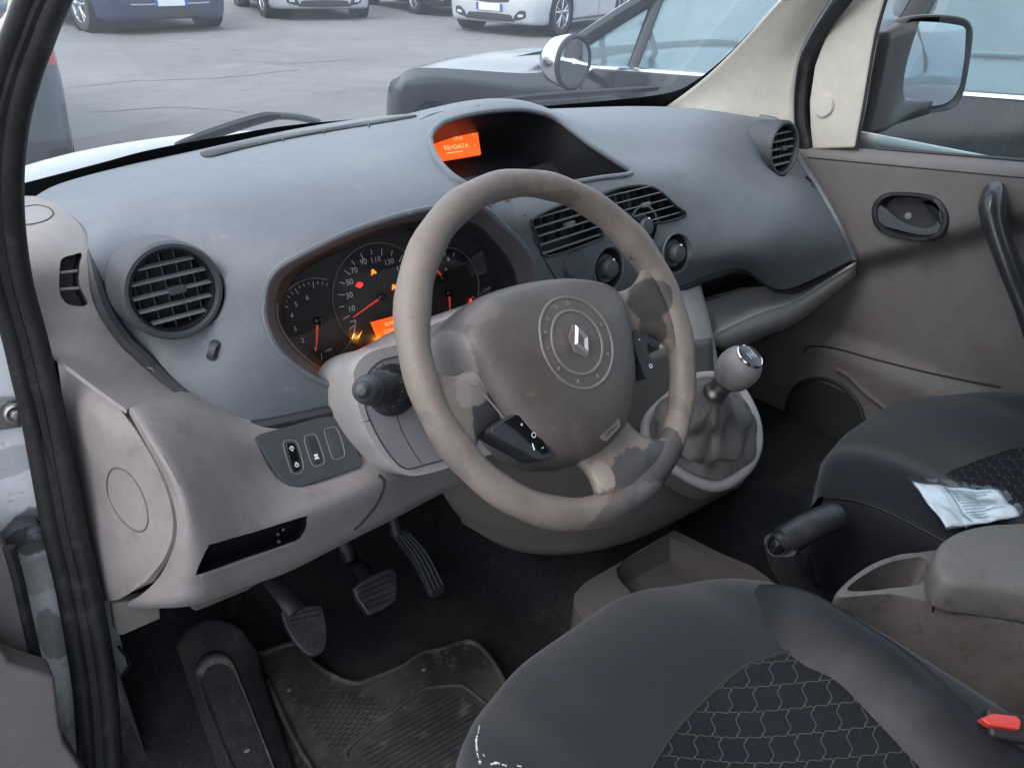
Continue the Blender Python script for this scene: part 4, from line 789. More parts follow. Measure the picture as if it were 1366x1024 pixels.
# ------------------------------------------------------------ handbrake
mat('grip_black', (.022, .024, .028), .38, var=.15, bump=.2, bs=600, dirt=((.06, .06, .065), .3, 20))
g0, g1 = P(1038, 728, z=.685), P(1112, 690, z=.70)
hb_ = thing('handbrake', P(1080, 790, z=.56), 'black handbrake lever with round button at the end, between the seats', 'handbrake')
axb = nrm(g1-g0)
MB().tube(cr([g0, g0+axb*.02+V(0, 0, .004), (g0+g1)/2+V(0, 0, .007), g1-axb*.01+V(0, 0, .003), g1+axb*.004], 5), [.0175]*3+[.0215]*14+[.0205]*3+[.014], 20, up=(0, 0, 1)).build('grip', 'grip_black', hb_)
MB().tube(cr([g0+axb*.004, P(1052, 762, z=.62), P(1078, 800, z=.55), P(1100, 840, z=.48)], 6), [.0165, .017]+[.018]*15+[.020]*2, 14, up=(0, 1, 0), flat=1.5).build('lever_arm', 'dark_plastic', hb_)
xb = nrm(-axb*.6-nrm(g0-CAM)*.9)
MB().lathe([(.0165, -.014), (.0162, .004), (.0142, .0075), (.0128, .0070), (.0122, .003)], g0, xb, 28).build('button_collar', 'black_plastic', hb_)
MB().lathe([(.0118, .0), (.0116, .007), (.0085, .0100), (.0001, .0108)], g0, xb, 24).build('release_button', 'gloss_black', hb_)
# ------------------------------------------------------------ tray between the seats
ty = thing('storage_tray', V(0, 0, .44), 'open brown-grey plastic storage tray on the floor between the seats', 'storage tray')
tp = PZ([(766, 792, .50), (830, 748, .505), (892, 711, .51), (905, 710, .51), (960, 737, .51), (1022, 768, .51), (1090, 860, .50), (960, 960, .50), (800, 850, .49)])
tpo = cr(tp, 3, closed=True); ce = sum(tpo)/len(tpo)
ti = cr(PZ([(822, 758, .503), (862, 732, .506), (890, 719, .508), (903, 720, .508), (955, 744, .508), (1010, 772, .508), (1060, 850, .50), (960, 920, .50), (850, 800, .498)]), 3, closed=True); ci_ = sum(ti)/len(ti)
G = [[q-V(0, 0, .08) for q in tpo], [q-V(0, 0, .006) for q in tpo], tpo, ti, [q-V(0, 0, .012) for q in ti], [ci_+(q-ci_)*.88-V(0, 0, .042) for q in ti], [ci_+(q-ci_)*.7-V(0, 0, .048) for q in ti], [ci_-V(0, 0, .048)]*len(ti)]
MB().grid(G, cu=True).build('tray_body', 'pod_plastic', ty, sharp=45)
# ------------------------------------------------------------ armrest console
mat('console_plastic', (.135, .13, .127), .6, var=.12, vs=9, bump=.3, bs=1000, dirt=[((.085, .078, .073), .5, 5), ((.17, .163, .157), .3, 14), ((.06, .054, .05), .3, 40), ((.05, .045, .04), .15, 120)])
ac = thing('armrest_console', V(.03, -.45, .5), 'grubby brown-grey centre console with cup holders and a padded armrest lid', 'armrest')
top = [(1113, 795), (1128, 775), (1160, 752), (1200, 738), (1248, 732), (1400, 700), (1500, 790), (1440, 850), (1366, 832), (1300, 818), (1247, 806), (1215, 797), (1180, 792), (1140, 795)]
tp = cr([P(a, b, z=.722) for a, b in top], 3, closed=True); cc = sum(tp)/len(tp)
G = [[q-V(0, 0, .30) for q in tp], [q-V(0, 0, .15)+(cc-q)*.02 for q in tp], [q-V(0, 0, .010) for q in tp], [cc+(q-cc)*.995-V(0, 0, .003) for q in tp], [cc+(q-cc)*.975 for q in tp]]
mb = MB().grid(G, cu=True); mb.f.append(tuple(range(len(mb.v)-len(tp), len(mb.v)))); mb.m.append(0)
cup = cr([P(a, b, z=.722) for a, b in [(1130, 786), (1150, 768), (1185, 750), (1228, 743), (1240, 752), (1238, 768), (1222, 780), (1190, 784), (1155, 788)]], 4, closed=True)
mb = boolean(mb, [MB().prism([q+V(0, 0, .02) for q in cup], (0, 0, 1), .075)])
mb.build('console_body', 'console_plastic', ac, sharp=45)
MB().tube(cr([P(1245, 809, z=.72), P(1243, 840, z=.667), P(1240, 880, z=.60), P(1238, 930, z=.52)], 4), .0016, 6).build('console_seam', 'seam_dark', ac)
MB().lathe([(.008, -.002), (.0078, .001), (.006, .0012)], P(1332, 823, z=.705), nrm(V(-.9, -.3, .1)), 16).build('screw_cap', 'console_plastic', ac)
ld = cr([P(a, b, z=.765) for a, b in [(1243, 752), (1250, 730), (1268, 716), (1300, 706), (1340, 702), (1420, 705), (1560, 760), (1500, 850), (1430, 815), (1366, 798), (1310, 790), (1268, 784), (1250, 773)]], 4, closed=True); cl_ = sum(ld)/len(ld)
G = []
for s_, h in ((.985, -.036), (1.0, -.030), (1.0, -.008), (.985, .001), (.95, .0065), (.85, .009), (.6, .010), (.3, .0105), (.01, .0105)): G.append([cl_+(q-cl_)*s_+V(0, 0, h) for q in ld])
lm = MB().grid(G, cu=True); lm.build('armrest_lid', 'console_plastic', ac, sharp=60)
# ------------------------------------------------------------ pedals
def pedal(name, label, px, yz, arm, ribs, nn=(0, -.75, .66), long=False):
    o = P(*px, y=yz); t = thing(name, o, label, 'pedal'); n = nrm(nn); return t, o, n
def padprism(pxs, o, n, th=.012): return [onplane(a, b, o, n) for a, b in pxs]
t, o, n = pedal('clutch_pedal', 'worn clutch pedal with smooth rubbed pad, leftmost of the three pedals', (408, 835), .275, None, 0, (0, -.62, .78))
pp = padprism([(376, 818), (384, 812), (424, 806), (431, 812), (436, 838), (435, 862), (425, 873), (410, 872), (388, 848)], o, n)
mat('pedal_rubber', (.024, .024, .026), .42, var=.3, vs=30, bump=.5, bs=300, dirt=((.07, .064, .058), .45, 25))
pb = MB().prism(cr(pp, 3, closed=True), n, .014).build('pedal_pad', 'pedal_rubber', t, bevel=.003)
for q in (819, 826): MB().tube([onplane(386, q+4, o+n*.001, n), onplane(424, q-5, o+n*.001, n)], .0018, 6).build('pad_rib', 'pedal_rubber', pb)
MB().tube(cr([P(396, 815, y=.285), P(380, 795, y=.31), P(358, 765, y=.36), P(345, 740, y=.42), V(-.50, .55, .85)], 4), .015, 10, flat=.6).build('pedal_arm', 'black_plastic', t)
t, o, n = pedal('brake_pedal', 'square ribbed rubber brake pedal, middle of the three pedals', (500, 790), .275, None, 0, (0, -.7, .72))
pp = padprism([(471, 784), (500, 765), (522, 757), (530, 768), (529, 795), (522, 806), (495, 820), (487, 813)], o, n)
pb = MB().prism(cr(pp, 2, closed=True), n, .016).build('pedal_pad', 'pedal_rubber', t, bevel=.003)
for k in range(5):
    q = k/4; MB().tube([onplane(476+13*q, 787+24*q, o+n*.001, n), onplane(527+1*q, 764+34*q, o+n*.001, n)], .0022, 6).build('pad_rib', 'pedal_rubber', pb)
MB().tube(cr([P(500, 785, y=.29), P(480, 755, y=.34), P(460, 725, y=.40), V(-.40, .55, .85)], 4), .014, 10, flat=.6).build('pedal_arm', 'black_plastic', t)
t, o, n = pedal('accelerator_pedal', 'long narrow ribbed accelerator pedal, rightmost of the three pedals', (560, 755), .285, None, 0, (0, -.8, .6))
ap = lambda a, b, l=0: onplane(a, b, P(580, 790, y=.25)+nrm(V(.0, -.9, .42))*l, nrm(V(.0, -.9, .42)))
MB().prism(cr([ap(a, b) for a, b in [(524, 712), (540, 706), (556, 720), (575, 745), (590, 775), (593, 788), (578, 797), (570, 785), (552, 750)]], 3, closed=True), (0, -.9, .42), .012).build('pedal_pad', 'pedal_rubber', t, bevel=.002)
for k in range(4):
    d = k*5.0; MB().tube(cr([ap(534+d*.8, 714-d*.2, .001), ap(556+d*.9, 746-d*.5, .001), ap(576+d, 790-d*.7, .001)], 5), .0013, 5).build('pad_rib', 'charcoal_plastic', t)
MB().tube(cr([ap(530, 715), V(-.30, .5, .75), V(-.28, .62, .85)], 4), .008, 8).build('pedal_arm', 'dark_plastic', t)
# ------------------------------------------------------------ footrest and mat
ft = thing('footrest', V(-.66, .25, .41), 'black moulded footrest with a long rounded recess, beside the rubber floor mat', 'footrest')
r0 = [[(235, 860, .50), (255, 835, .51), (290, 826, .515), (322, 840, .51), (345, 870, .47)], [(248, 900, .475), (268, 868, .49), (293, 862, .495), (318, 876, .487), (352, 905, .45)], [(268, 960, .45), (290, 940, .468), (315, 935, .47), (340, 945, .462), (372, 965, .43)],
      [(290, 1024, .43), (310, 1010, .45), (338, 1005, .452), (365, 1010, .445), (395, 1030, .42)], [(320, 1120, .42), (340, 1110, .43), (370, 1105, .43), (400, 1110, .43), (430, 1130, .41)]]
fg = surf([PZ(r) for r in r0], 6, 6); MB().grid(fg).build('footrest_base', 'carpet', ft, solid=.006); hitFt = hitter(MB().grid(fg))
pad = cr([hitFt(a, b, .0)[0] for a, b in [(262, 905), (264, 885), (276, 872), (294, 870), (310, 880), (325, 915), (345, 965), (368, 1024), (395, 1100), (350, 1110), (320, 1050), (292, 985)]], 4, closed=True); cp = sum(pad)/len(pad); pn_ = fitplane(pad)[1]
G = [[q-pn_*.01 for q in pad], [q+pn_*.003 for q in pad], [q+(cp-q)*.05+pn_*.006 for q in pad], [q+(cp-q)*.13+pn_*.005 for q in pad], [q+(cp-q)*.19-pn_*.0015 for q in pad], [q+(cp-q)*.35-pn_*.003 for q in pad], [q+(cp-q)*.98-pn_*.003 for q in pad]]
MB().grid(G, cu=True).build('footrest_pad', 'mat_rubber', ft, sharp=70)
fm = thing('floor_mat', V(-.45, .15, .41), 'dirty black rubber floor mat with short grooves and a raised rim, under the pedals', 'floor mat')
mo = [(347, 882), (352, 872), (385, 860), (400, 862), (418, 885), (448, 904), (475, 912), (500, 905), (540, 888), (562, 872), (590, 866), (620, 857), (636, 860), (655, 880), (672, 910), (690, 960), (740, 1040), (700, 1150), (520, 1180), (440, 1060), (392, 985)]
op = cr([P(a, b, z=.428) for a, b in mo], 3, closed=True); cm = sum(op)/len(op)
mb = MB(); G = [[q-V(0, 0, .014) for q in op], op]; mb.grid(G, cu=True); mb.f.append(tuple(range(len(mb.v)-len(op), len(mb.v)))); mb.m.append(0); mb.build('mat_sheet', 'mat_rubber', fm, sharp=60)
MB().tube([q+V(0, 0, .002) for q in op], .0042, 8, closed=True).build('mat_rim', 'mat_rubber', fm)
zf = lambda a, b, l=.0: P(a, b, z=.4285+l)
MB().tube(cr([zf(462, 1010), zf(465, 998), zf(478, 985), zf(520, 952), zf(555, 925), zf(575, 917), zf(610, 914), zf(622, 918), zf(650, 940), zf(700, 985)], 5), .003, 8).build('mat_ridge', 'mat_rubber', fm)
mb = MB(); U_, W_ = nrm(zf(520, 900)-zf(420, 950)), None; W_ = np.cross(V(0, 0, 1), U_); c0_ = zf(440, 930)
inside = lambda x, y: True
import itertools
def pip(px_, py_, poly):
    r = False; j = len(poly)-1
    for i in range(len(poly)):
        if ((poly[i][1] > py_) != (poly[j][1] > py_)) and px_ < (poly[j][0]-poly[i][0])*(py_-poly[i][1])/(poly[j][1]-poly[i][1])+poly[i][0]: r = not r
        j = i
    return r
polyA = [(p[0], p[1]) for p in [zf(a, b) for a, b in [(368, 885), (400, 880), (445, 915), (500, 930), (520, 945), (470, 985), (450, 1000), (420, 975), (395, 935)]]]
polyB = [(p[0], p[1]) for p in [zf(a, b) for a, b in [(480, 1000), (560, 935), (610, 925), (650, 955), (720, 1040), (690, 1120), (540, 1140)]]]
for i in range(-30, 60):
    for j in range(-40, 60):
        q = c0_+U_*(j*.0145+(.007 if i % 2 else 0))+W_*i*.0052
        if pip(q[0], q[1], polyA): mb.box(q+V(0, 0, .0003), (.0085, .0014, .0012), (U_, W_, V(0, 0, 1)))
mb.build('mat_grooves', 'black_plastic', fm)['kind'] = 'stuff'
mb = MB()
for i in range(-60, 80):
    q0 = c0_+W_*i*.008; run = None
    for j in range(-60, 120):
        q = q0+U_*j*.006; s_ = pip(q[0], q[1], polyB)
        if s_ and run is None: run = q
        if (not s_) and run is not None: mb.tube([run+V(0, 0, .0005), q+V(0, 0, .0005)], .0017, 5); run = None
mb.build('mat_ribs', 'mat_rubber', fm)['kind'] = 'stuff'
# debris on the mat
for k, (a, b) in enumerate(((386, 920), (566, 892), (330, 1000))):
    o = P(a, b, z=.432 if k < 2 else .455); v = MB(); m_ = 7
    G = [[o+V(math.cos(2*PI*i/m_)*r*(.7+.5*random.random()), math.sin(2*PI*i/m_)*r*(.5+.5*random.random()), h) for i in range(m_)] for r, h in ((.0045, 0), (.0035, .001), (.001, .0016))]
    d_ = MB().grid(G, cu=True).build('crumb', 'pod_plastic'); tag(d_, ['pale crumb of dirt on the grooved part of the mat near the clutch', 'pale crumb of dirt on the far edge of the mat', 'flat pale scrap of dirt lying on the footrest', 'tiny pale crumb on the carpet below the centre console', 'dusty crumb on the ribbed part of the mat'][k], 'crumb', 'crumbs on the floor')
# ------------------------------------------------------------ seats
mat('seat_fabric', (.0115, .0145, .020), .85, spec=.25, var=.12, vs=7, bump=.6, bs=900, sheen=.15, dirt=[((.020, .024, .031), .35, 6)])
mat('seat_vinyl', (.012, .0135, .018), .52, spec=.3, var=.10, vs=8, bump=.15, bs=700, dirt=((.028, .030, .038), .3, 9))
mat('seat_insert', (.010, .012, .016), .9, spec=.25, var=.1, vs=12, bump=.7, bs=700)
mat('stitch_grey', (.055, .058, .064), .8, var=.1)
mat('scratch_white', (.42, .43, .45), .6, var=.05)
def seat(xc, label, cat_, mirror, dz=0., HW=.23, YF=-.125, aL=.07, aR=.14, ZT=.785):
    t = thing('driver_seat' if mirror < 0 else 'passenger_seat', V(xc, -.4, .40), label, 'seat', 'front seats')
    LN = .56
    def top(s, u):                                   # s -1..1 across, u 0 front .. 1 back: upper surface
        r = abs(s); yf = YF-(aL if s < 0 else aR)*max(0, (r-.25)/.75)**2.0
        y = yf-u*(LN+YF-yf+.0); x = xc+HW*s*(1-.03*(1-u))
        z = ZT+dz+.022*sstep(.55, .86, r)-.020*(1-sstep(.0, .62, r))*sstep(.12, .4, u)-.035*sstep(.3, 1, u)
        fr = max(0, 1-u/.22); z -= .035*fr**2.6
        ed = max(0, (r-.84)/.16); z -= .05*ed**2.2
        return V(x, y, z)
    S = np.linspace(-1, 1, 41); U = np.concatenate([[0, .01, .025, .05, .08], np.linspace(.12, 1, 22)])
    G = [[top(s, u) for s in S] for u in U]
    fr0 = G[0]
    lower = []
    for dzz, out_ in ((-.012, .010), (-.035, .017), (-.07, .014), (-.12, -.005), (-.17, -.03)):
        lower.append([q+V(0, out_ if True else 0, dzz)+V(0, 0, 0) for q in fr0])
    Gt = lower[::-1]+G
    # sides
    m = MB().grid(Gt); c = m.build('cushion', 'seat_fabric', t, solid=.0)
    for sd in (0, -1):
        sg_ = [[r[sd]+V(o_*(-1 if sd == 0 else 1), 0, d_) for r in G] for o_, d_ in ((0, 0), (.008, -.02), (.006, -.07), (-.004, -.14), (-.01, -.20))]
        MB().grid(sg_).build('cushion_side', 'seat_vinyl', t)
        MB().tube([r[sd]+V(.003*(-1 if sd == 0 else 1), 0, -.004) for r in G], .0026, 6).build('piping', 'seat_vinyl', t)
    MB().tube([q+V(0, .017, -.038) for q in fr0], .0026, 6).build('piping', 'seat_vinyl', t)
    hs = hitter(m)
    return t, hs, top, c
def bolster(t, path, r0, m='seat_vinyl'):
    c = cr(path, 6); n = len(c); MB().tube(c, [r0*math.sin(PI*min(1, max(0, (i+.6)/(n*1.0))))**.45*(.35 if i == 0 else 1) for i in range(n)], 20, up=(0, 0, 1), flat=.7).build('side_bolster', m, t)
def pattern(t, hs, poly, cell, name='insert_pattern', parent=None, org=None, rot=.0, lift=.002, dens=.0009):
    # woven wave lines: rows of waves joined by short slants, laid on the insert
    P3 = poly; xs = [p[0] for p in P3]; ys = [p[1] for p in P3]; mb = MB(); zz = lambda x, y: hs_z(x, y)
    return mb
def zfun(G):
    b = MB().grid(G).bvh()
    def f(x, y):
        l, n, i, d = b.ray_cast(Vector((x, y, 2)), Vector((0, 0, -1))); return None if l is None else (np.array(l), np.array(n))
    return f
def insert(t, m_top, poly, cell=(.030, .020), ang=0., lift=.0016):
    # fabric insert: a patch following the cushion plus its wave pattern
    pts = cr(poly, 5, closed=True); P2 = [(p[0], p[1]) for p in pts]; f = zfun([[m_top(s, u) for s in np.linspace(-1, 1, 61)] for u in np.linspace(0, 1, 61)])
    x0, x1, y0, y1 = min(p[0] for p in P2), max(p[0] for p in P2), min(p[1] for p in P2), max(p[1] for p in P2)
    # sheet: concentric rings from the outline inwards
    cx, cy = sum(p[0] for p in P2)/len(P2), sum(p[1] for p in P2)/len(P2); G = []
    for k in range(12):
        q = k/11*.99; row = []
        for a, b in P2:
            x, y = a+(cx-a)*q, b+(cy-b)*q; r = f(x, y); z = r[0][2] if r else .76
            row.append(V(x, y, z+.0014-.0012*math.exp(-q*60)))
        G.append(row)
    ins = MB().grid(G, cu=True).build('seat_insert', 'seat_insert', t)
    MB().tube([r for r in G[0]], .0022, 6, closed=True).build('insert_seam', 'seam_dark', ins)
    ca, sa = math.cos(ang), math.sin(ang); mb = MB(); cw, ch = cell; A = ch*.30
    def put(line):
        run = []
        for (a, b) in line+[(None, None)]:
            ok = a is not None and pip(a, b, P2)
            if ok:
                r = f(a, b)
                if r: run.append(r[0]+V(0, 0, lift))
                continue
            if len(run) > 2: ribbon(run)
            run = []
    def ribbon(run):
        G_ = []
        for i, p in enumerate(run):
            d = nrm(run[min(i+1, len(run)-1)]-run[max(i-1, 0)]); s = np.cross(d, V(0, 0, 1)); G_.append([p-s*.0005, p+V(0, 0, .0003), p+s*.0005])
        mb.grid(G_)
    ox, oy = cx, cy; L_ = .7
    def tr(u, v): return (ox+u*ca-v*sa, oy+u*sa+v*ca)
    n = int(L_/ch)
    wave = lambda q: A*(math.sin(q)+.35*math.sin(3*q)*.6)
    for k in range(-n, n):
        ph = 0 if k % 2 else PI; v0 = k*ch; line = []
        for i in range(int(L_/.0015)):
            u = -L_/2+i*.0015; q = 2*PI*u/cw+ph; line.append(tr(u, v0+wave(q)))
        put(line)
        for j in range(int(-L_/2/cw)-1, int(L_/2/cw)+1):
            for hh in (0,):
                u0 = (j+.25+(.5 if k % 2 == 0 else 0))*cw; a0 = v0+wave(2*PI*u0/cw+ph); 
                u1 = u0+cw*.5*0+cw*.0; b0 = v0+ch+wave(2*PI*u1/cw+(PI if k % 2 else 0))
                put([tr(u0+(u1-u0)*q+.0022*math.sin(q*2*PI), a0+(b0-a0)*q) for q in np.linspace(0, 1, 7)])
    mb.build('wave_pattern', 'stitch_grey', ins, recalc=False)
    return ins
td, hsD, topD, cD = seat(-.39, 'dark grey fabric driver seat with grey wave-pattern insert and worn edge', 'seat', -1)
tpn, hsP, topP, cP = seat(.40, 'dark grey passenger seat with a plastic packet lying on it', 'seat', 1, 0, .255, -.085, .05, .18, .738)
pi_ = [P(a, b, z=.772) for a, b in [(1062, 881), (1030, 884), (990, 896), (945, 930), (905, 972), (872, 1024), (850, 1080), (860, 1150), (1000, 1300), (1300, 1250), (1330, 1120), (1250, 1030), (1200, 985), (1150, 940), (1105, 902)]]
insert(td, topD, pi_, cell=(.034, .0175), ang=math.radians(8))
insert(tpn, topP, [P(a, b, z=.733) for a, b in [(1262, 640), (1285, 622), (1325, 600), (1370, 590), (1450, 600), (1560, 650), (1600, 720), (1500, 800), (1366, 700), (1310, 660)]], cell=(.034, .0175), ang=math.radians(8))
# side bolsters: rolls lofted between their inner seam and the edge of the cushion
def roll(t, fn, seam, edge, z, h, sh=.6):
    f = zfun([[fn(s, u) for s in np.linspace(-1.0, 1.0, 81)] for u in np.linspace(0, 1, 81)]); a = cr([P(*q, z=z) for q in seam], 7); b = cr([P(*q, z=z-.004) for q in edge], 7); n = len(a); G = []
    for i in range(n):
        row = []; w_ = sstep(0, .25, i/n)
        for k in range(17):
            q = k/16; p = a[i]*(1-q)+b[i]*q; r = f(p[0], p[1]); zz = r[0][2] if r else z-.02
            row.append(V(p[0], p[1], max(zz, z-.035)+(h*w_)*math.sin(PI*min(1, q*1.0))**sh-.003))
        G.append(row)
    # smooth the height field along the roll
    for _ in range(6):
        for i in range(1, n-1):
            for k in range(1, 16): G[i][k][2] = .25*(G[i-1][k][2]+G[i+1][k][2]+G[i][k-1][2]+G[i][k+1][2])
    MB().grid(G).build('side_bolster', 'seat_vinyl', t)
    MB().tube([r[0]+V(0, 0, .001) for r in G], .0016, 6).build('bolster_seam', 'seam_dark', t)
roll(td, topD, [(985, 770), (1005, 800), (1030, 845), (1064, 882), (1110, 904), (1160, 948), (1210, 993), (1262, 1040), (1340, 1120)], [(1015, 773), (1060, 785), (1112, 806), (1160, 840), (1205, 878), (1262, 930), (1312, 973), (1372, 1012), (1470, 1080)], .790, .020)
# white scratches on the outer front corner of the driver seat
for l, r_ in (([(640, 968), (638, 978)], .0013), ([(637, 981), (636, 990), (637, 1001)], .0017), ([(637, 1004), (639, 1011)], .0009), ([(640, 1014), (642, 1017)], .0016), ([(655, 1019), (662, 1017), (667, 1018)], .0011), ([(670, 1019), (676, 1021)], .0007), ([(645, 1006), (647, 1008)], .0006), ([(690, 1021), (696, 1022)], .0009)):
    pts = [hsD(a, b, .0003)[0] for a, b in l]; c = cr(pts, 5); MB().tube(c, [r_*random.uniform(.5, 1.2) for _ in c], 5).build('wear_mark', 'scratch_white', td)
for xc, t, dz in ((-.39, td, 0), (.40, tpn, -.02)):
    bx = MB(); bx.box((xc, -.42, .50), (.40, .42, .18)); bx.build('seat_base', 'black_plastic', t, bevel=.02)
    br = surf([[V(xc+.23*s, -.67-.06*abs(s)**2*-1-.18*v, .78+dz+.58*v) for s in np.linspace(-1, 1, 7)] for v in np.linspace(0, 1, 5)], 4, 4)
    MB().grid(br).build('backrest', 'seat_fabric', t, solid=.10, bevel=0)
    MB().box((xc, -.88, 1.46+dz), (.24, .09, .17)).build('headrest', 'seat_fabric', t, bevel=.03)
# ------------------------------------------------------------ plastic packet on the passenger seat
mat('packet_paper', (.66, .74, .80), .5, var=.1, vs=30)
mat('packet_print', (.26, .31, .38), .6, var=.1)
glassmat('packet_film', (.95, .97, .98), .08, film=.05, filmcol=(.8, .85, .9))
pkn = nrm(V(-.1, 0, 1)); pz = .768
pc_ = [P(a, b, z=pz) for a, b in [(1207, 640), (1335, 650), (1367, 692), (1262, 708)]]
def pk(u, v, l=0): return (pc_[0]*(1-u)+pc_[1]*u)*(1-v)+(pc_[3]*(1-u)+pc_[2]*u)*v+V(0, 0, l+.003*math.sin(6*u+3*v)+.0015*math.sin(11*v-7*u)+.0009*math.sin(23*u+5*v))
pkt = thing('plastic_packet', pk(.5, .5), 'crumpled clear plastic packet of printed papers lying on the passenger seat', 'packet')
MB().grid([[pk(u, v, 0) for u in np.linspace(.05, .95, 19)] for v in np.linspace(.08, .92, 15)]).build('paper', 'packet_paper', pkt, solid=.0025)
for k in range(11):
    v = .16+.062*k
    for a, b in ((.42, .42+.38*random.uniform(.4, 1)),) if k % 4 else ((.40, .85),):
        MB().grid([[pk(u, v, .0012), pk(u, v+.022, .0012)] for u in np.linspace(a, b, 12)]).build('printed_line', 'packet_print', pkt)
MB().grid([[pk(.36, v, .0013), pk(.385, v, .0013)] for v in np.linspace(.1, .9, 12)]).build('printed_line', 'packet_print', pkt)
MB().grid([[pk(u, v, .0045+.0009*math.sin(31*u+9*v)*math.sin(17*v-12*u)) for u in np.linspace(0, 1, 44)] for v in np.linspace(0, 1, 34)]).build('plastic_sleeve', 'packet_film', pkt)
# ------------------------------------------------------------ seat belt buckle
mat('buckle_red', (.55, .05, .04), .35, var=.05)
b0, b1 = P(1308, 957, z=.815), P(1368, 968, z=.815)
bk = thing('seat_belt_buckle', b1-V(0, 0, .1), 'seat belt buckle with bright red button beside the driver seat', 'seat belt buckle')
bx = nrm(b1-b0); bz_ = nrm(V(-.3, -.3, .9)); bz_ = nrm(bz_-bx*np.dot(bz_, bx)); by = np.cross(bz_, bx)
MB().box(b0+bx*.047-bz_*.0165, (.075, .026, .020), (bx, by, bz_)).build('buckle_body', 'black_plastic', bk, bevel=.004)
MB().prism([b0, P(1325, 950, z=.815), P(1358, 954, z=.815), P(1364, 962, z=.815), P(1362, 973, z=.815), P(1322, 967, z=.815)], bz_, .012).build('release_button', 'buckle_red', bk, bevel=.002)
# ------------------------------------------------------------ passenger door
mat('speaker_cloth', (.022, .021, .021), .8, var=.2, bump=.8, bs=500)
pd = thing('passenger_door', V(.80, 0, .5), 'closed passenger door with brown-grey trim, black handles and an outside mirror', 'door')
def pdx(y, z):
    zl = .87+(.115-y)*.62; x = .730+.045*(1-sstep(zl-.035, zl+.012, z))
    x -= .030*(1-sstep(.60, .66, z))*1.0; x -= .02*sstep(.98, 1.05, z)*0
    zp = .655-.18*(.10-y)*0
    return x
zb = lambda y: 1.081-.117*y
G = []
for v in np.linspace(0, 1, 60):
    row = []
    for y in np.linspace(.47, -.93, 60):
        z = zb(y)-.018-v*(zb(y)-.018-.40); row.append(V(pdx(y, z), y, z))
    G.append(row)
ys_ = np.linspace(.47, -.93, 60)
G = [[V(.775, y, zb(y)+.004) for y in ys_], [V(.762, y, zb(y)+.006) for y in ys_], [V(.738, y, zb(y)-.002) for y in ys_], [V(.731, y, zb(y)-.010) for y in ys_]]+G
dm = MB().grid(G); hitD = hitter(dm); dslab = thick(G, .004, V(1, 0, 0))
MB().tube([V(.7295, y, zb(y)-.016) for y in ys_[6:]], .0011, 6).build('trim_gap', 'seam_dark', pd)
MB().tube(cr([hitD(a, b, .0005)[0] for a, b in [(1072, 470), (1080, 462), (1110, 464), (1170, 480), (1230, 495), (1280, 506), (1335, 516)]], 5), .0022, 6).build('pocket_gap', 'seam_dark', pd)
MB().tube(cr([hitD(a, b, .003)[0] for a, b in [(1118, 492), (1135, 502), (1155, 522), (1185, 546), (1210, 575)]], 5), .006, 8).build('pocket_rib', 'door_trim', pd)
so_, sn_ = hitD(1100, 555); sn_ = V(-1, 0, .05)
sp_ = MB().lathe([(.100, .0), (.098, .006), (.092, .008), (.088, .004), (.0001, .006)], so_, sn_, 48).build('speaker_grille', 'speaker_cloth', pd)
MB().lathe([(.101, .002), (.100, .008), (.097, .009)], so_, sn_, 48).build('grille_ring', 'dark_plastic', sp_)
# inner handle in its oval bezel
hn = nrm(V(-1, 0, .06)); ho, _ = hitD(1214, 289); h_ = lambda a, b, l=0: onplane(a, b, ho+hn*l, hn)
ov = cr([h_(a, b, .004) for a, b in [(1163, 288), (1165, 272), (1178, 259), (1200, 256), (1235, 259), (1255, 268), (1265, 288), (1262, 308), (1248, 320), (1220, 321), (1185, 314), (1168, 302)]], 5, closed=True); cv = sum(ov)/len(ov); ov2 = [cv+(q-cv)*.95 for q in ov]
G = [[q-hn*.006 for q in ov], ov, [cv+(q-cv)*.97+hn*.003 for q in ov], [cv+(q-cv)*.86+hn*.003 for q in ov], [cv+(q-cv)*.82-hn*.002 for q in ov], [cv+(q-cv)*.74-hn*.020 for q in ov], [cv-hn*.024]*len(ov)]
boolean(dslab, [MB().prism([q+hn*.03 for q in ov2], hn, .1)]).build('door_card', 'door_trim', pd, sharp=50)
hz = MB().grid(G, cu=True).build('inner_handle', 'black_plastic', pd, sharp=60)
lev = cr([h_(a, b, .003) for a, b in [(1172, 275), (1180, 278), (1196, 292), (1214, 301), (1234, 305), (1247, 300), (1252, 288), (1250, 276), (1238, 268), (1232, 271), (1246, 275), (1258, 290), (1254, 308), (1232, 314), (1198, 307), (1177, 300), (1170, 288)]], 3, closed=True)
MB().prism(lev, hn, .008).build('handle_lever', 'charcoal_plastic', hz, bevel=.0015)
MB().lathe([(.007, 0), (.007, .002), (.0001, .003)], h_(1212, 288, -.018), hn, 20).build('lever_pivot', 'inset_plastic', hz)
# grab handle
gh = [h_(1308, 262, .03), h_(1322, 256, .045), h_(1335, 262, .045), h_(1330, 290, .055), h_(1338, 330, .06), h_(1356, 370, .06), h_(1378, 420, .055), h_(1400, 480, .03)]
gh = [h_(1326, 262, .018), h_(1324, 280, .045), h_(1331, 310, .055), h_(1345, 348, .058), h_(1362, 390, .055), h_(1380, 440, .05), h_(1400, 500, .02)]
c = cr(gh, 7); n = len(c); MB().tube(c, [.031+.006*math.exp(-((i/n-.12)/.16)**2)-.004*(i/n) for i in range(n)], 18, up=(0, 1, 0), flat=.62).build('grab_handle', 'gloss_black' if 0 else 'charcoal_gloss', pd) if 'charcoal_gloss' in MATS else None
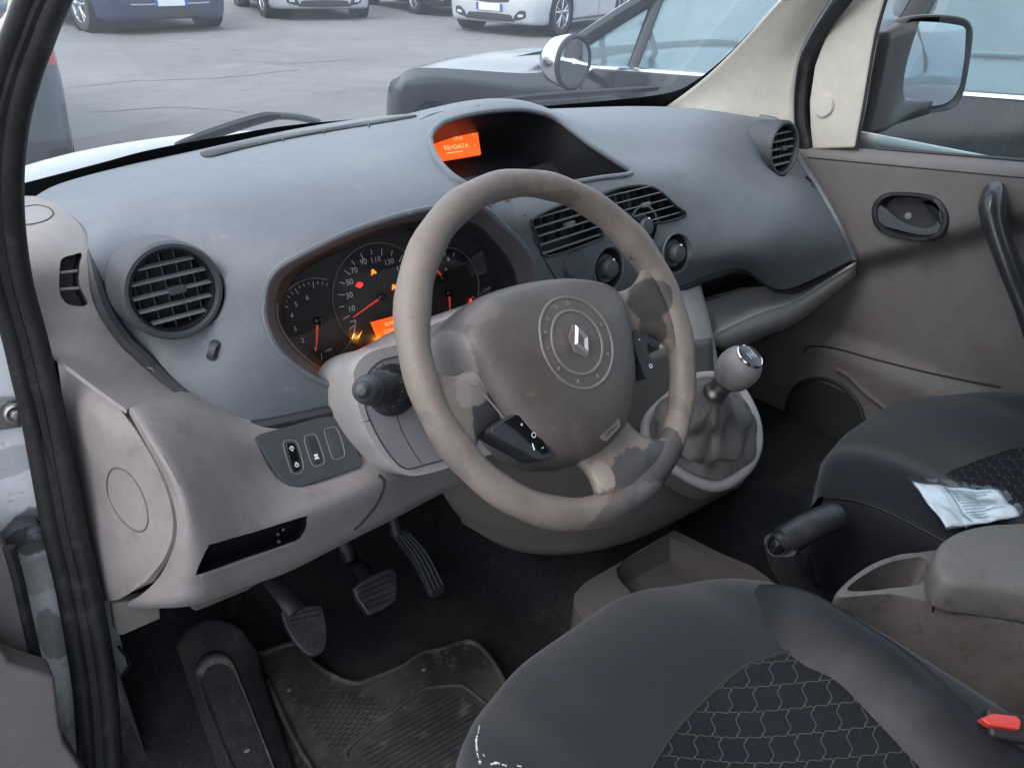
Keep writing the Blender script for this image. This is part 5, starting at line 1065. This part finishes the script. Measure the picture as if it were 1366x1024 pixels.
# window frame, mirror corner trim and glass
tri = cr([P(a, b, x=.742) for a, b in [(1150, -25), (1186, -25), (1178, 0), (1168, 40), (1160, 85), (1151, 140), (1140, 198)]], 1)
tri2 = [P(a, b, x=.742) for a, b in [(1140, 198), (1083, 200), (1080, 170), (1079, 135), (1086, 88), (1102, 45), (1126, 8), (1150, -25), (1188, -25), (1180, 0), (1168, 40), (1160, 85), (1151, 140)]]
ct = MB().prism(tri2, (-1, 0, 0), .02).build('mirror_corner_trim', 'cream_trim', pd, bevel=.006, seg=3)
MB().lathe([(.024, .0), (.0225, .0035), (.0215, .003), (.0205, .0045), (.0001, .005)], P(1099, 141, x=.742), (-1, 0, .03), 32).build('trim_cap', 'cream_trim', ct)
MB().tube(cr([P(a, b, x=.748) for a, b in [(1215, -80), (1196, -28), (1181, 2), (1167, 55), (1156, 120), (1142, 199)]], 4), .0042, 8).build('window_seal', 'black_plastic', pd)
MB().tube([V(.768, y, zb(y)+.008) for y in (.20, -.1, -.5, -.93)], .0035, 8).build('window_seal', 'black_plastic', pd)
ft_ = P(1200, -30, x=.77); 
win = [[V(.775, y0, zb(y0)-.01) for y0 in (.22, -.1, -.5, -.93)], [V(.75, y0, 1.35) for y0 in (.13, -.1, -.5, -.93)], [V(.70, y0, 1.66) for y0 in (-.02, -.15, -.5, -.93)]]
MB().grid(surf(win, 3, 3)).build('window_glass', 'side_glass', pd)
fr_ = cr([V(.75, .28, 1.36), V(.70, .05, 1.64), V(.69, -.12, 1.70), V(.69, -.5, 1.715), V(.69, -.93, 1.70)], 5); MB().tube(fr_, .022, 10).build('window_frame', 'white_paint', pd)
MB().tube([V(.71, -.93, 1.70), V(.775, -.93, 1.1)], .022, 10).build('window_frame', 'white_paint', pd)
ek = surf([[V(x, y, z) for y in (.46, 0, -.5, -.94)] for x, z in ((.785, 1.09), (.835, 1.0), (.85, .75), (.84, .5), (.82, .36))], 4, 4); MB().grid(ek).build('door_skin', 'white_paint', pd, solid=.004)
# outside mirror
XM = .97
om = [(1215, 22), (1238, 19.5), (1265, 20), (1287, 24), (1296, 33), (1298, 50), (1292, 94), (1285, 126), (1275, 143), (1256, 150), (1230, 151), (1204, 148.5), (1196, 143), (1190, 130), (1190, 95), (1198, 55), (1206, 32)]
nm_ = nrm(V(-.22, -.97, .05)); mo_ = P(1245, 85, x=XM); m_ = lambda a, b, l=0: onplane(a, b, mo_+nm_*l, nm_)
ol_ = cr([m_(a, b) for a, b in om], 3, closed=True); cm_ = sum(ol_)/len(ol_)
gpx = [(1221, 29), (1255, 30.5), (1281, 34.5), (1287, 38), (1288.5, 46), (1285, 97), (1279, 118), (1268, 134), (1250, 141), (1206, 143), (1199, 138), (1196, 128), (1197, 92), (1202, 65), (1209, 46), (1215, 32)]
gi = cr([m_(a, b, -.004) for a, b in gpx], 3, closed=True)
mir = None
G = [[cm_+(q-cm_)*.02-nm_*.095 for q in ol_], [cm_+(q-cm_)*.5-nm_*.088 for q in ol_], [cm_+(q-cm_)*.8-nm_*.065 for q in ol_], [cm_+(q-cm_)*.96-nm_*.03 for q in ol_], [q-nm_*.004 for q in ol_], [cm_+(q-cm_)*.985+nm_*.001 for q in ol_], [cm_+(q-cm_)*.95+nm_*.001 for q in ol_]]
nc_ = len(ol_)
mb = MB().grid(G, cu=True); 
gin = [min(gi, key=lambda r: np.linalg.norm(r-q)) for q in G[-1]]
mb.grid([G[-1], [cm_+(q-cm_)*.90-nm_*.010 for q in ol_]], cu=True)
mir = mb.build('door_mirror', 'black_plastic', pd, sharp=60)
m0 = bpy.data.materials.new('mirror_silver'); m0.use_nodes = True; MATS['mirror_silver'] = m0; b_ = m0.node_tree.nodes['Principled BSDF']; b_.inputs['Metallic'].default_value = 1; b_.inputs['Roughness'].default_value = .02; b_.inputs['Base Color'].default_value = (.82, .85, .88, 1)
cg = sum(gi)/len(gi); ng = nrm(V(-.30, -.95, .02))
G = [[cg+(q-cg)*k-nm_*(.0005*(k*k)*40*.02) for q in gi] for k in (1., .75, .5, .25, .01)]; MB().grid(G, cu=True).build('mirror_glass', 'mirror_silver', mir)
arm = surf([[P(1168, 44, x=.80), P(1195, 30, x=.86), P(1214, 26, x=.93)], [P(1158, 100, x=.80), P(1180, 100, x=.86), P(1194, 100, x=.93)], [P(1150, 140, x=.80), P(1175, 143, x=.86), P(1196, 146, x=.93)], [P(1142, 178, x=.80), P(1175, 172, x=.86), P(1240, 152, x=.95)]], 5, 5)
MB().grid(arm).build('mirror_arm', 'black_plastic', mir, solid=.03)
MB().tube([P(1158, 99, x=.795), P(1190, 102, x=.85)], .004, 6).build('arm_seam', 'charcoal_plastic', mir)
MB().tube([P(1149, 143, x=.795), P(1184, 142, x=.85)], .0015, 6).build('arm_seam', 'seam_dark', mir)
# ------------------------------------------------------------ driver door, swung open beside the camera
dd_ = thing('driver_door', V(-.86, .36, .5), 'open driver door seen at the left edge, grey-brown lower trim', 'door')
q_ = lambda l, y: [P(a, b, y=y) for a, b in l]
MB().prism(q_([(-200, 700), (-40, 715), (0, 722), (14, 735), (22, 775), (33, 830), (46, 880), (60, 930), (70, 1000), (70, 1100), (-200, 1100)], .30), (0, -1, 0), .03).build('door_card', 'door_trim', dd_, bevel=.004)
MB().tube(cr(q_([(12, 730), (24, 772), (38, 835), (50, 885), (58, 905)], .296), 4), .006, 8).build('edge_seal', 'rubber', dd_)
MB().prism(cr(q_([(-200, 840), (-60, 850), (0, 866), (12, 882), (38, 892), (68, 901), (74, 908), (78, 945), (86, 990), (112, 1030), (122, 1100), (-200, 1150)], .245), 2, closed=True), (0, -1, .1), .04).build('door_pocket', 'door_trim', dd_, bevel=.005, seg=3)
MB().grid([[V(-.90, .335, z), V(-1.35, .24, z), V(-1.85, .10, z)] for z in (.42, .75, 1.10)]).build('door_card', 'door_trim', dd_, solid=-.03)
MB().grid([[V(-.89, .40, z), V(-1.35, .31, z), V(-1.86, .17, z)] for z in (.38, .75, 1.10)]).build('door_skin', 'white_paint', dd_, solid=.004)
MB().tube(cr([V(-.90, .37, 1.10), V(-1.02, .30, 1.45), V(-1.25, .24, 1.68), V(-1.6, .18, 1.70), V(-1.82, .13, 1.62), V(-1.86, .12, 1.10)], 5), .022, 10).build('window_frame', 'white_paint', dd_)
# ------------------------------------------------------------ parked cars
def paint(name, col, rough=.25, dirty=(.2, .19, .18), amt=.2): mat(name, col, rough, var=.03, vs=2, coat=.35, spec=.5, dirt=[(dirty, amt, 1.5)])
mat('paint_black', (.012, .014, .018), .18, var=.1, coat=.1, spec=.5, dirt=((.04, .042, .046), .3, 1.5)); paint('paint_white', (.42, .44, .47), .3); paint('paint_blue', (.022, .03, .075), .3, (.07, .075, .1)); paint('paint_grey', (.055, .065, .08), .4); paint('paint_dark', (.02, .022, .03), .3)
mat('tyre', (.022, .022, .023), .8, var=.2, vs=20, bump=.5, bs=120, dirt=((.07, .065, .06), .3, 12))
mat('alloy', (.45, .47, .5), .3, metal=.9, var=.06)
mat('plate_white', (.72, .75, .78), .4, var=.02); mat('plate_blue', (.03, .09, .38), .4, var=.02)
mat('lamp_clear', (.55, .60, .64), .12, var=.1, coat=1); mat('tail_red', (.45, .03, .04), .25, var=.1, coat=.8)
glassmat('car_glass', (.60, .74, .78), .0, film=.30, filmcol=(.74, .83, .86), ior=1.7)  # pale film colour paints the bright sky's reflection into these panes
class Car:
    def __init__(s, label, pos, yaw, L, Wd, H, pm, hood=(.72, .98), belt=(.92, 1.02), wb=2.55, rw=.315, base=.95, slope=.75, rear='hatch', group='parked cars'):
        s.pos, s.L, s.W = V(*pos, 0), L, Wd; s.c, s.s = math.cos(yaw), math.sin(yaw)
        s.root = thing('parked_car', s.pos, label, 'car', group); s.pm = pm
        hw, f, r = Wd/2, L/2, -L/2
        yw = f-base                                   # windscreen base
        bt = lambda y: belt[0]+(belt[1]-belt[0])*max(0, min(1, (yw-y)/(yw-r-.3)))
        secs = []
        for y, w, zl, zs, zt in ((f, .62, .30, .48, .50), (f-.02, .72, .22, .58, .60), (f-.10, .86, .19, .66, hood[0]-.02), (f-.28, .95, .18, hood[0]-.02, hood[0]+.04), (f-.55, .985, .18, hood[0]+.07, hood[0]+.13), (yw+.12, 1.0, .18, bt(yw)-.04, hood[1]), (yw-.1, 1.0, .18, bt(yw), hood[1]+.02),
                (0, 1.0, .18, bt(0), bt(0)), (-.8, 1.0, .18, bt(-.8), bt(-.8)), (r+.45, .985, .20, bt(r+.45), bt(r+.45)), (r+.15, .94, .22, bt(r+.2)-.02, bt(r+.2)-.02), (r+.04, .86, .26, .85, .86), (r, .78, .30, .55, .56)):
            h = w*hw; row = [(0, zl), (h*.80, zl), (h*.955, zl+.035), (h*.985, zl+(zs-zl)*.3), (h*1.0, zl+(zs-zl)*.55), (h*.985, zl+(zs-zl)*.82), (h*.95, zs-.012), (h*.90, zs+.004), (h*.55, zt+(zs-zt)*.25), (0, zt)]
            secs.append([V(a, y, b) for a, b in row]+[V(-a, y, b) for a, b in row[-2:0:-1]])
        R = [cr(q, 3, closed=True) for q in secs]; cols = [cr([q[j] for q in R], 4) for j in range(len(R[0]))]; G = [[cols[j][i] for j in range(len(cols))] for i in range(len(cols[0]))]
        mb = MB().grid(G, cu=True); n = len(G[0]); mb.f.append(tuple(range(n))); mb.f.append(tuple(range(len(mb.v)-n, len(mb.v)))); mb.m += [0, 0]
        s.bv = mb.bvh(); wy = [f-.78, f-.78-wb]; s.wy = wy; s.rw = rw
        cut = [MB().lathe([(rw*1.13, -.13), (rw*1.13, .2)], (sx*(hw-.02), y, rw+.01), (sx, 0, 0), 36, cap0=True, cap1=True) for sx in (-1, 1) for y in wy]
        s.put(boolean(mb, cut)).build('body', pm, s.root, sharp=40)
        # wheels
        for k, y in enumerate(wy):
            for sx in (-1, 1):
                c = V(sx*(hw-.115), y, rw)
                w = s.put(MB().lathe([(rw*.68, -.10), (rw*.92, -.105), (rw, -.07), (rw, .07), (rw*.94, .10), (rw*.72, .105), (rw*.66, .09)], c, (sx, 0, 0), 40)).build('wheel', 'tyre', s.root)
                mb = MB().lathe([(rw*.68, .095), (rw*.65, .10), (rw*.60, .07), (rw*.60, .0)], c, (sx, 0, 0), 36); mb.lathe([(rw*.17, .05), (rw*.16, .085), (.001, .09)], c, (sx, 0, 0), 16)
                for q in range(5):
                    for dq in (-.13, .13):
                        a = 2*PI*q/5+.3; b = a+dq*1.5
                        mb.tube([c+V(sx*.082, math.cos(a)*rw*.12, math.sin(a)*rw*.12), c+V(sx*.085, math.cos(b)*rw*.64, math.sin(b)*rw*.64)], [.022, .016], 6)
                s.put(mb).build('rim', 'alloy', w)
                s.put(MB().lathe([(rw*.62, .0), (.001, .0)], c, (sx, 0, 0), 24)).build('brake_disc', 'dark_plastic', w)
                s.put(MB().lathe([(rw*1.12, .10), (rw*1.12, -.12), (.001, -.12)], c, (sx, 0, 0), 30)).build('wheel_arch', 'black_plastic', s.root)
        # glasshouse
        yr = r+.10; rf, rr_ = yw-slope, yr+.32; zr = H
        def gh(y, t, sx): return V(sx*(hw*.90-(hw*.90-hw*.68)*t), y, 0)
        side = [(yw, bt(yw)+.0), (yw-slope*.55, zr-.24), (rf, zr-.07), ((rf+rr_)/2, zr-.035), (rr_, zr-.09), (yr+.10, bt(yr)+.22), (yr+.02, bt(yr))]
        tz = lambda y, z: max(0, min(1, (z-bt(y))/(zr-bt(y)-.03)))
        up = cr([V(0, a, b) for a, b in side], 6)
        mb = MB(); 
        for sx in (-1, 1):
            G = []
            for q in np.linspace(0, 1, 7): G.append([V(sx*(hw*.91-hw*.20*tz(p[1], bt(p[1])+(p[2]-bt(p[1]))*q)**1.3), p[1], bt(p[1])-.01+(p[2]-bt(p[1]))*q) for p in up])
            mb.grid(G)
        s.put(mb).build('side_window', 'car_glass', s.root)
        fr = up[:13]; G = [[V(x*(hw*.91-hw*.20*tz(p[1], p[2])**1.3), p[1]+.16*(1-x*x)*(1-i/12.)+.03*(1-x*x), p[2]+.03*(1-x*x)) for x in np.linspace(-1, 1, 13)] for i, p in enumerate(fr)]; s.ws = G
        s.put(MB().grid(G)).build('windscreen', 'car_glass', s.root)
        rg = up[24:]; G2 = [[V(x*(hw*.91-hw*.20*tz(p[1], p[2])**1.3), p[1]-.05*(1-x*x), p[2]+.02*(1-x*x)) for x in np.linspace(-1, 1, 13)] for p in rg]
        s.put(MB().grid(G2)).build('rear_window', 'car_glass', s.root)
        tp = up[12:25]; G3 = [[V(x*(hw*.92-hw*.20*tz(p[1], p[2])**1.3), p[1], p[2]+.045*(1-x*x)+.004) for x in np.linspace(-1, 1, 13)] for p in tp]
        s.put(MB().grid(G3)).build('roof', pm, s.root, solid=.01)
        for sx in (-1, 1):
            ed = [V(sx*(hw*.915-hw*.20*tz(p[1], p[2])**1.3), p[1], p[2]) for p in up]
            s.put(MB().tube(ed, [.035]*len(ed), 8)).build('roof_pillar', pm, s.root)
            for yy, wd in ((.05, .035), (-.95, .04)):
                a = V(sx*hw*.915, yy, bt(yy)); b = V(sx*hw*.72, yy-.06, zr-.05); s.put(MB().tube([a, (a+b)/2+V(sx*.012, 0, 0), b], wd, 8, flat=.5)).build('door_pillar', 'gloss_black', s.root)
        s.hw, s.f, s.r, s.bt, s.yw, s.zr = hw, f, r, bt, yw, zr
        s.put(MB().box((0, -.2, .3), (Wd*.86, L*.9, .04))).build('underside', 'black_plastic', s.root)
    def tw(s, p): return V(s.pos[0]+p[0]*s.c-p[1]*s.s, s.pos[1]+p[0]*s.s+p[1]*s.c, p[2])
    def put(s, mb): mb.v = [tuple(s.tw(p)) for p in mb.v]; return mb
    def nose(s, x, z, lift=.004, sgn=1):
        l, n, i, d = s.bv.ray_cast(Vector((x, sgn*5, z)), Vector((0, -sgn, 0)))
        return (np.array(l)+V(0, sgn*lift, 0)) if l is not None else V(x, sgn*s.L/2, z)
    def flank(s, y, z, sx, lift=.004):
        l, n, i, d = s.bv.ray_cast(Vector((sx*3, y, z)), Vector((-sx, 0, 0))); return (np.array(l)+V(sx*lift, 0, 0)) if l is not None else V(sx*s.hw, y, z)
    def npatch(s, name, m, lo, hi, lift=.006, sgn=1, solid=0, parent=None):     # lo/hi: polylines (x, z)
        a, b = cr([V(*q, 0) for q in lo], 5), cr([V(*q, 0) for q in hi], 5)
        G = [[s.nose(p[0]+(q[0]-p[0])*t, p[1]+(q[1]-p[1])*t, lift, sgn) for p, q in zip(a, b)] for t in np.linspace(0, 1, 5)]
        return s.put(MB().grid(G)).build(name, m, parent or s.root)
    def spatch(s, name, m, lo, hi, sx, lift=.006):
        a, b = cr([V(*q, 0) for q in lo], 5), cr([V(*q, 0) for q in hi], 5)
        G = [[s.flank(p[0]+(q[0]-p[0])*t, p[1]+(q[1]-p[1])*t, sx, lift) for p, q in zip(a, b)] for t in np.linspace(0, 1, 4)]
        return s.put(MB().grid(G)).build(name, m, s.root)
    def front(s, plate=True, fog=True, grille=True, skirt=None):
        if grille: s.npatch('grille', 'gloss_black', [(-.36, .52), (0, .50), (.36, .52)], [(-.40, .62), (0, .62), (.40, .62)])
        s.npatch('lower_intake', 'dark_plastic', [(-.5, .235), (0, .225), (.5, .235)], [(-.42, .335), (0, .345), (.42, .335)])
        for x in (-1, 1):
            if fog:
                s.npatch('fog_surround', 'dark_plastic', [(x*.46, .25), (x*.60, .27), (x*.70, .31)], [(x*.50, .34), (x*.60, .41), (x*.70, .40)], .007)
                s.npatch('fog_lamp', 'lamp_clear', [(x*.56, .31), (x*.62, .31), (x*.66, .325)], [(x*.56, .345), (x*.62, .355), (x*.66, .35)], .014)
            s.npatch('headlight', 'lamp_clear', [(x*.50, .56), (x*.64, .57), (x*.76, .62)], [(x*.48, .64), (x*.62, .67), (x*.74, .70)], .006)
        if plate:
            p = s.npatch('number_plate', 'plate_white', [(-.26, .38), (0, .38), (.26, .38)], [(-.26, .49), (0, .49), (.26, .49)], .02)
            for x in (-.235, .235): s.npatch('plate_band', 'plate_blue', [(x-.023, .38), (x, .38), (x+.023, .38)], [(x-.023, .49), (x, .49), (x+.023, .49)], .023, parent=p)
        if skirt: s.npatch('bumper_lip', skirt, [(-.6, .20), (0, .19), (.6, .20)], [(-.6, .232), (0, .222), (.6, .232)], .012)
    def lines(s):
        for sx in (-1, 1):
            for yy in (s.yw-.28, -.0, -.98):
                s.put(MB().tube([s.flank(yy, z, sx, .0005) for z in np.linspace(.26, s.bt(yy)-.03, 9)], .004, 5)).build('door_gap', 'seam_dark', s.root)
            s.put(MB().tube([s.flank(y, .25, sx, .001) for y in np.linspace(s.wy[0]-.42, s.wy[1]+.42, 9)], .02, 6)).build('sill_strip', 'dark_plastic', s.root)
            for yy in (-.12, -1.05): s.put(MB().tube([s.flank(yy+a, s.bt(yy)-.15, sx, l) for a, l in ((0, 0), (.03, .03), (.10, .035), (.17, .03), (.20, 0))], .011, 6)).build('door_handle', s.pm, s.root)
D = math.radians
# the black car parked alongside on the right
A = Car('glossy black car with chrome window strip and round chrome mirror, parked right beside the van', (2.46, 1.62), 0, 4.15, 1.72, 1.50, 'paint_black', hood=(.735, .95), belt=(.925, 1.095), rw=.31, base=1.52, slope=1.0)
A.front(); A.lines()
for sx in (-1, 1):
    ys = np.linspace(A.yw-.02, A.r+.2, 24)
    A.put(MB().tube([V(sx*(A.hw*.925), y, A.bt(y)+.012) for y in ys], .013, 8, up=(1, 0, 0), flat=1)).build('chrome_strip', 'chrome', A.root)
    # round mirror
    mc = V(sx*(A.hw+.13), A.yw-.36, A.bt(A.yw)+.075)
    mm = A.put(MB().lathe([(.012, .125), (.055, .112), (.088, .07), (.100, .02), (.102, -.01)], mc, (sx*.12, 1, 0), 32, sx=1.05, cap0=True)).build('door_mirror', 'chrome', A.root)
    A.put(MB().lathe([(.103, -.008), (.106, -.022), (.096, -.030), (.086, -.022)], mc, (sx*.12, 1, 0), 32, sx=1.05)).build('mirror_ring', 'black_plastic', mm)
    A.put(MB().lathe([(.088, -.022), (.001, -.020)], mc, (sx*.12, 1, 0), 32, sx=1.05)).build('mirror_glass', 'mirror_silver', mm)
    A.put(MB().tube([mc+V(-sx*.05, .02, -.05), V(sx*A.hw*.92, A.yw-.28, A.bt(A.yw)+.02)], .03, 10, flat=.7)).build('mirror_foot', 'chrome', mm)
    A.npatch('headlight_eye', 'lamp_clear', [(sx*.52, .62), (sx*.64, .63), (sx*.75, .67)], [(sx*.50, .74), (sx*.62, .77), (sx*.72, .77)], .01)
# cabin of the black car
for x in (-.38, .38):
    A.put(MB().box((x, -.45, .82), (.46, .16, .70))).build('seat_back', 'packet_print', A.root, bevel=.05); A.put(MB().box((x, -.50, 1.26), (.26, .10, .17))).build('headrest', 'packet_print', A.root, bevel=.04)
A.put(MB().tube([V(-.38+.18*math.cos(q), .42+.07*math.sin(q), .98+.17*math.sin(q)) for q in np.linspace(0, 2*PI, 33)[:-1]], .014, 8, closed=True)).build('steering_wheel_rim', 'charcoal_plastic', A.root)
A.put(MB().grid(surf([[V(x, .85, .93), V(x, .60, .98), V(x, .5, .90)] for x in (-.72, 0, .72)], 4, 4))).build('dash_top', 'charcoal_plastic', A.root)
A.put(MB().tube([V(-.1, .62, 1.24), V(-.02, .60, 1.30), V(.10, .58, 1.33)], .02, 8)).build('rear_view_mirror', 'charcoal_plastic', A.root)
# wiper of the black car
A.put(MB().tube(cr([V(-.55, A.yw+.12, .985), V(-.3, A.yw+.13, 1.03), V(.1, A.yw+.12, 1.05)], 5), .008, 6)).build('wiper', 'black_plastic', A.root)
# cars across the lot
B = Car('white hatchback with dark lower grille, fog lamp and alloy wheel, facing the van', (10.32, 11.26), D(108), 4.4, 1.98, 1.6, 'paint_white', rw=.36)
B.front(skirt='paint_white'); B.lines()
S_ = Car('white tall car with big wheels, between the blue car and the white hatchback', (7.35, 15.9), math.atan2(.22, -.97), 4.5, 2.0, 1.70, 'paint_white', hood=(.95, 1.08), belt=(1.02, 1.10), rw=.36)
S_.front(); S_.lines()
K = Car('dark car half hidden behind the white hatchback', (10.35, 15.6), math.atan2(.15, -.98), 4.3, 1.78, 1.48, 'paint_dark', rw=.32); K.front(); K.lines()
U = Car('dark blue car with slim bumper strip, facing the van near the left pillar', (3.45, 14.85), math.atan2(-.12, -.985), 4.3, 2.15, 1.5, 'paint_blue', rw=.37); U.front(fog=False, grille=False); U.lines()
U.npatch('bumper_strip', 'chrome', [(-.62, .405), (-.45, .40), (-.22, .40)], [(-.62, .425), (-.45, .42), (-.22, .42)], .012); U.npatch('bumper_strip', 'chrome', [(.22, .40), (.45, .40), (.62, .405)], [(.22, .42), (.45, .42), (.62, .425)], .012)
T = Car('grey car seen from behind with red tail light, just ahead of the van', (-.61, 6.45), 0, 4.1, 1.76, 1.50, 'paint_grey', rw=.31, belt=(.98, 1.04)); T.lines()
for sx in (-1, 1):
    T.npatch('tail_light', 'tail_red', [(sx*.56, .78), (sx*.66, .78), (sx*.76, .78)], [(sx*.62, 1.0), (sx*.68, 1.02), (sx*.74, 1.02)], .008, sgn=-1)
    T.spatch('tail_light_side', 'tail_red', [(T.r+.03, .75), (T.r+.25, .76), (T.r+.50, .80)], [(T.r+.08, .945), (T.r+.25, .955), (T.r+.46, .95)], sx, .006)
T.npatch('rear_bumper', 'charcoal_plastic', [(-.78, .28), (0, .26), (.78, .28)], [(-.80, .55), (0, .57), (.80, .55)], .02, sgn=-1)
T.npatch('number_plate', 'plate_white', [(-.26, .62), (0, .62), (.26, .62)], [(-.26, .73), (0, .73), (.26, .73)], .02, sgn=-1)
R_ = Car('dark car parked behind the black car, seen only in the door mirror', (3.3, -3.4), 0.05, 4.2, 1.75, 1.5, 'paint_dark', rw=.32); R_.front(); R_.lines()
EXPO = 1.52
# ground
mat('asphalt', (.165, .162, .16), .9, var=.12, vs=.6, bump=.6, bs=120, dirt=[((.12, .12, .122), .55, .35), ((.21, .205, .20), .4, 1.6), ((.095, .095, .096), .35, 3.5), ((.26, .26, .255), .2, 30)])
g = MB().grid([[V(x, y, 0) for x in np.linspace(-400, 400, 9)] for y in np.linspace(-400, 400, 9)]).build('ground', 'asphalt'); tag(g, 'light grey worn asphalt of the parking lot', 'ground', kind='structure')

ck = MB()
for l in ([(380, 30), (440, 44), (500, 56), (560, 66), (625, 80)], [(90, 118), (180, 108), (290, 104), (400, 92)], [(300, 78), (380, 84), (470, 80)], [(120, 150), (230, 143), (330, 150)]):
    c = cr([P(a, b, z=.004)*1 for a, b in l], 8)
    c = [q+V(random.uniform(-.02, .02), random.uniform(-.03, .03), 0) for q in c]
    ck.grid([[q+V(0, -.006-.006*random.random(), 0) for q in c], [q+V(0, .006+.006*random.random(), 0) for q in c]])
mat('tar', (.09, .09, .092), .8, var=.3)
tag(ck.build('ground_crack', 'tar'), 'dark tarred cracks across the parking lot', 'ground', kind='structure')
# ------------------------------------------------------------ camera and light
cd = bpy.data.cameras.new('camera'); co = bpy.data.objects.new('camera', cd); COL.objects.link(co); sc.camera = co
M = Matrix(((RT[0], UP[0], -FW[0], CAM[0]), (RT[1], UP[1], -FW[1], CAM[1]), (RT[2], UP[2], -FW[2], CAM[2]), (0, 0, 0, 1))); co.matrix_world = M
cd.sensor_fit = 'HORIZONTAL'; cd.sensor_width = 36; cd.lens = 36*FPX/IW; cd.clip_start = .02; cd.clip_end = 2000
w = bpy.data.worlds.new('World'); sc.world = w; w.use_nodes = True; nt = w.node_tree; bg = nt.nodes['Background']
sky = nt.nodes.new('ShaderNodeTexSky'); sky.sky_type = 'NISHITA'; sky.sun_disc = False
SE, SR = math.radians(48), math.radians(-85)
sky.sun_elevation = SE; sky.sun_rotation = SR; sky.air_density = 1.2; sky.dust_density = 4.0; sky.ozone_density = 2.0; sky.altitude = 100
cn = nt.nodes.new('ShaderNodeTexNoise'); cn.inputs['Scale'].default_value = 2.2; cn.inputs['Detail'].default_value = 5; tc = nt.nodes.new('ShaderNodeTexCoord'); nt.links.new(tc.outputs['Generated'], cn.inputs['Vector'])
cm = nt.nodes.new('ShaderNodeMapRange'); cm.inputs['From Min'].default_value = .35; cm.inputs['From Max'].default_value = .65; cm.inputs['To Min'].default_value = .55; cm.inputs['To Max'].default_value = .85; nt.links.new(cn.outputs['Fac'], cm.inputs['Value'])
cx_ = nt.nodes.new('ShaderNodeMix'); cx_.data_type = 'RGBA'; nt.links.new(cm.outputs[0], cx_.inputs['Factor']); nt.links.new(sky.outputs[0], cx_.inputs['A']); cx_.inputs['B'].default_value = (4.8, 5.05, 5.5, 1)   # thin high cloud
nt.links.new(cx_.outputs['Result'], bg.inputs[0]); bg.inputs[1].default_value = .15
ld = bpy.data.lights.new('sun', 'SUN'); ld.energy = .5; ld.angle = math.radians(25); ld.color = (1, .98, .96); lo = bpy.data.objects.new('sun', ld); COL.objects.link(lo)
# sun direction matching the sky texture's rotation
dirv = Vector((math.sin(SR)*math.cos(SE), math.cos(SR)*math.cos(SE), math.sin(SE))); lo.rotation_euler = dirv.to_track_quat('Z', 'Y').to_euler(); lo.location = (0, 0, 30)
vs = sc.view_settings; vs.view_transform = 'Standard'; vs.look = 'None'; vs.exposure = EXPO; vs.gamma = 1; vs.use_curve_mapping = False
sc.cycles.max_bounces = 10; sc.cycles.transparent_max_bounces = 16; sc.cycles.diffuse_bounces = 4; sc.cycles.glossy_bounces = 4; sc.cycles.use_denoising = True; sc.cycles.sample_clamp_indirect = 6; sc.cycles.blur_glossy = .5
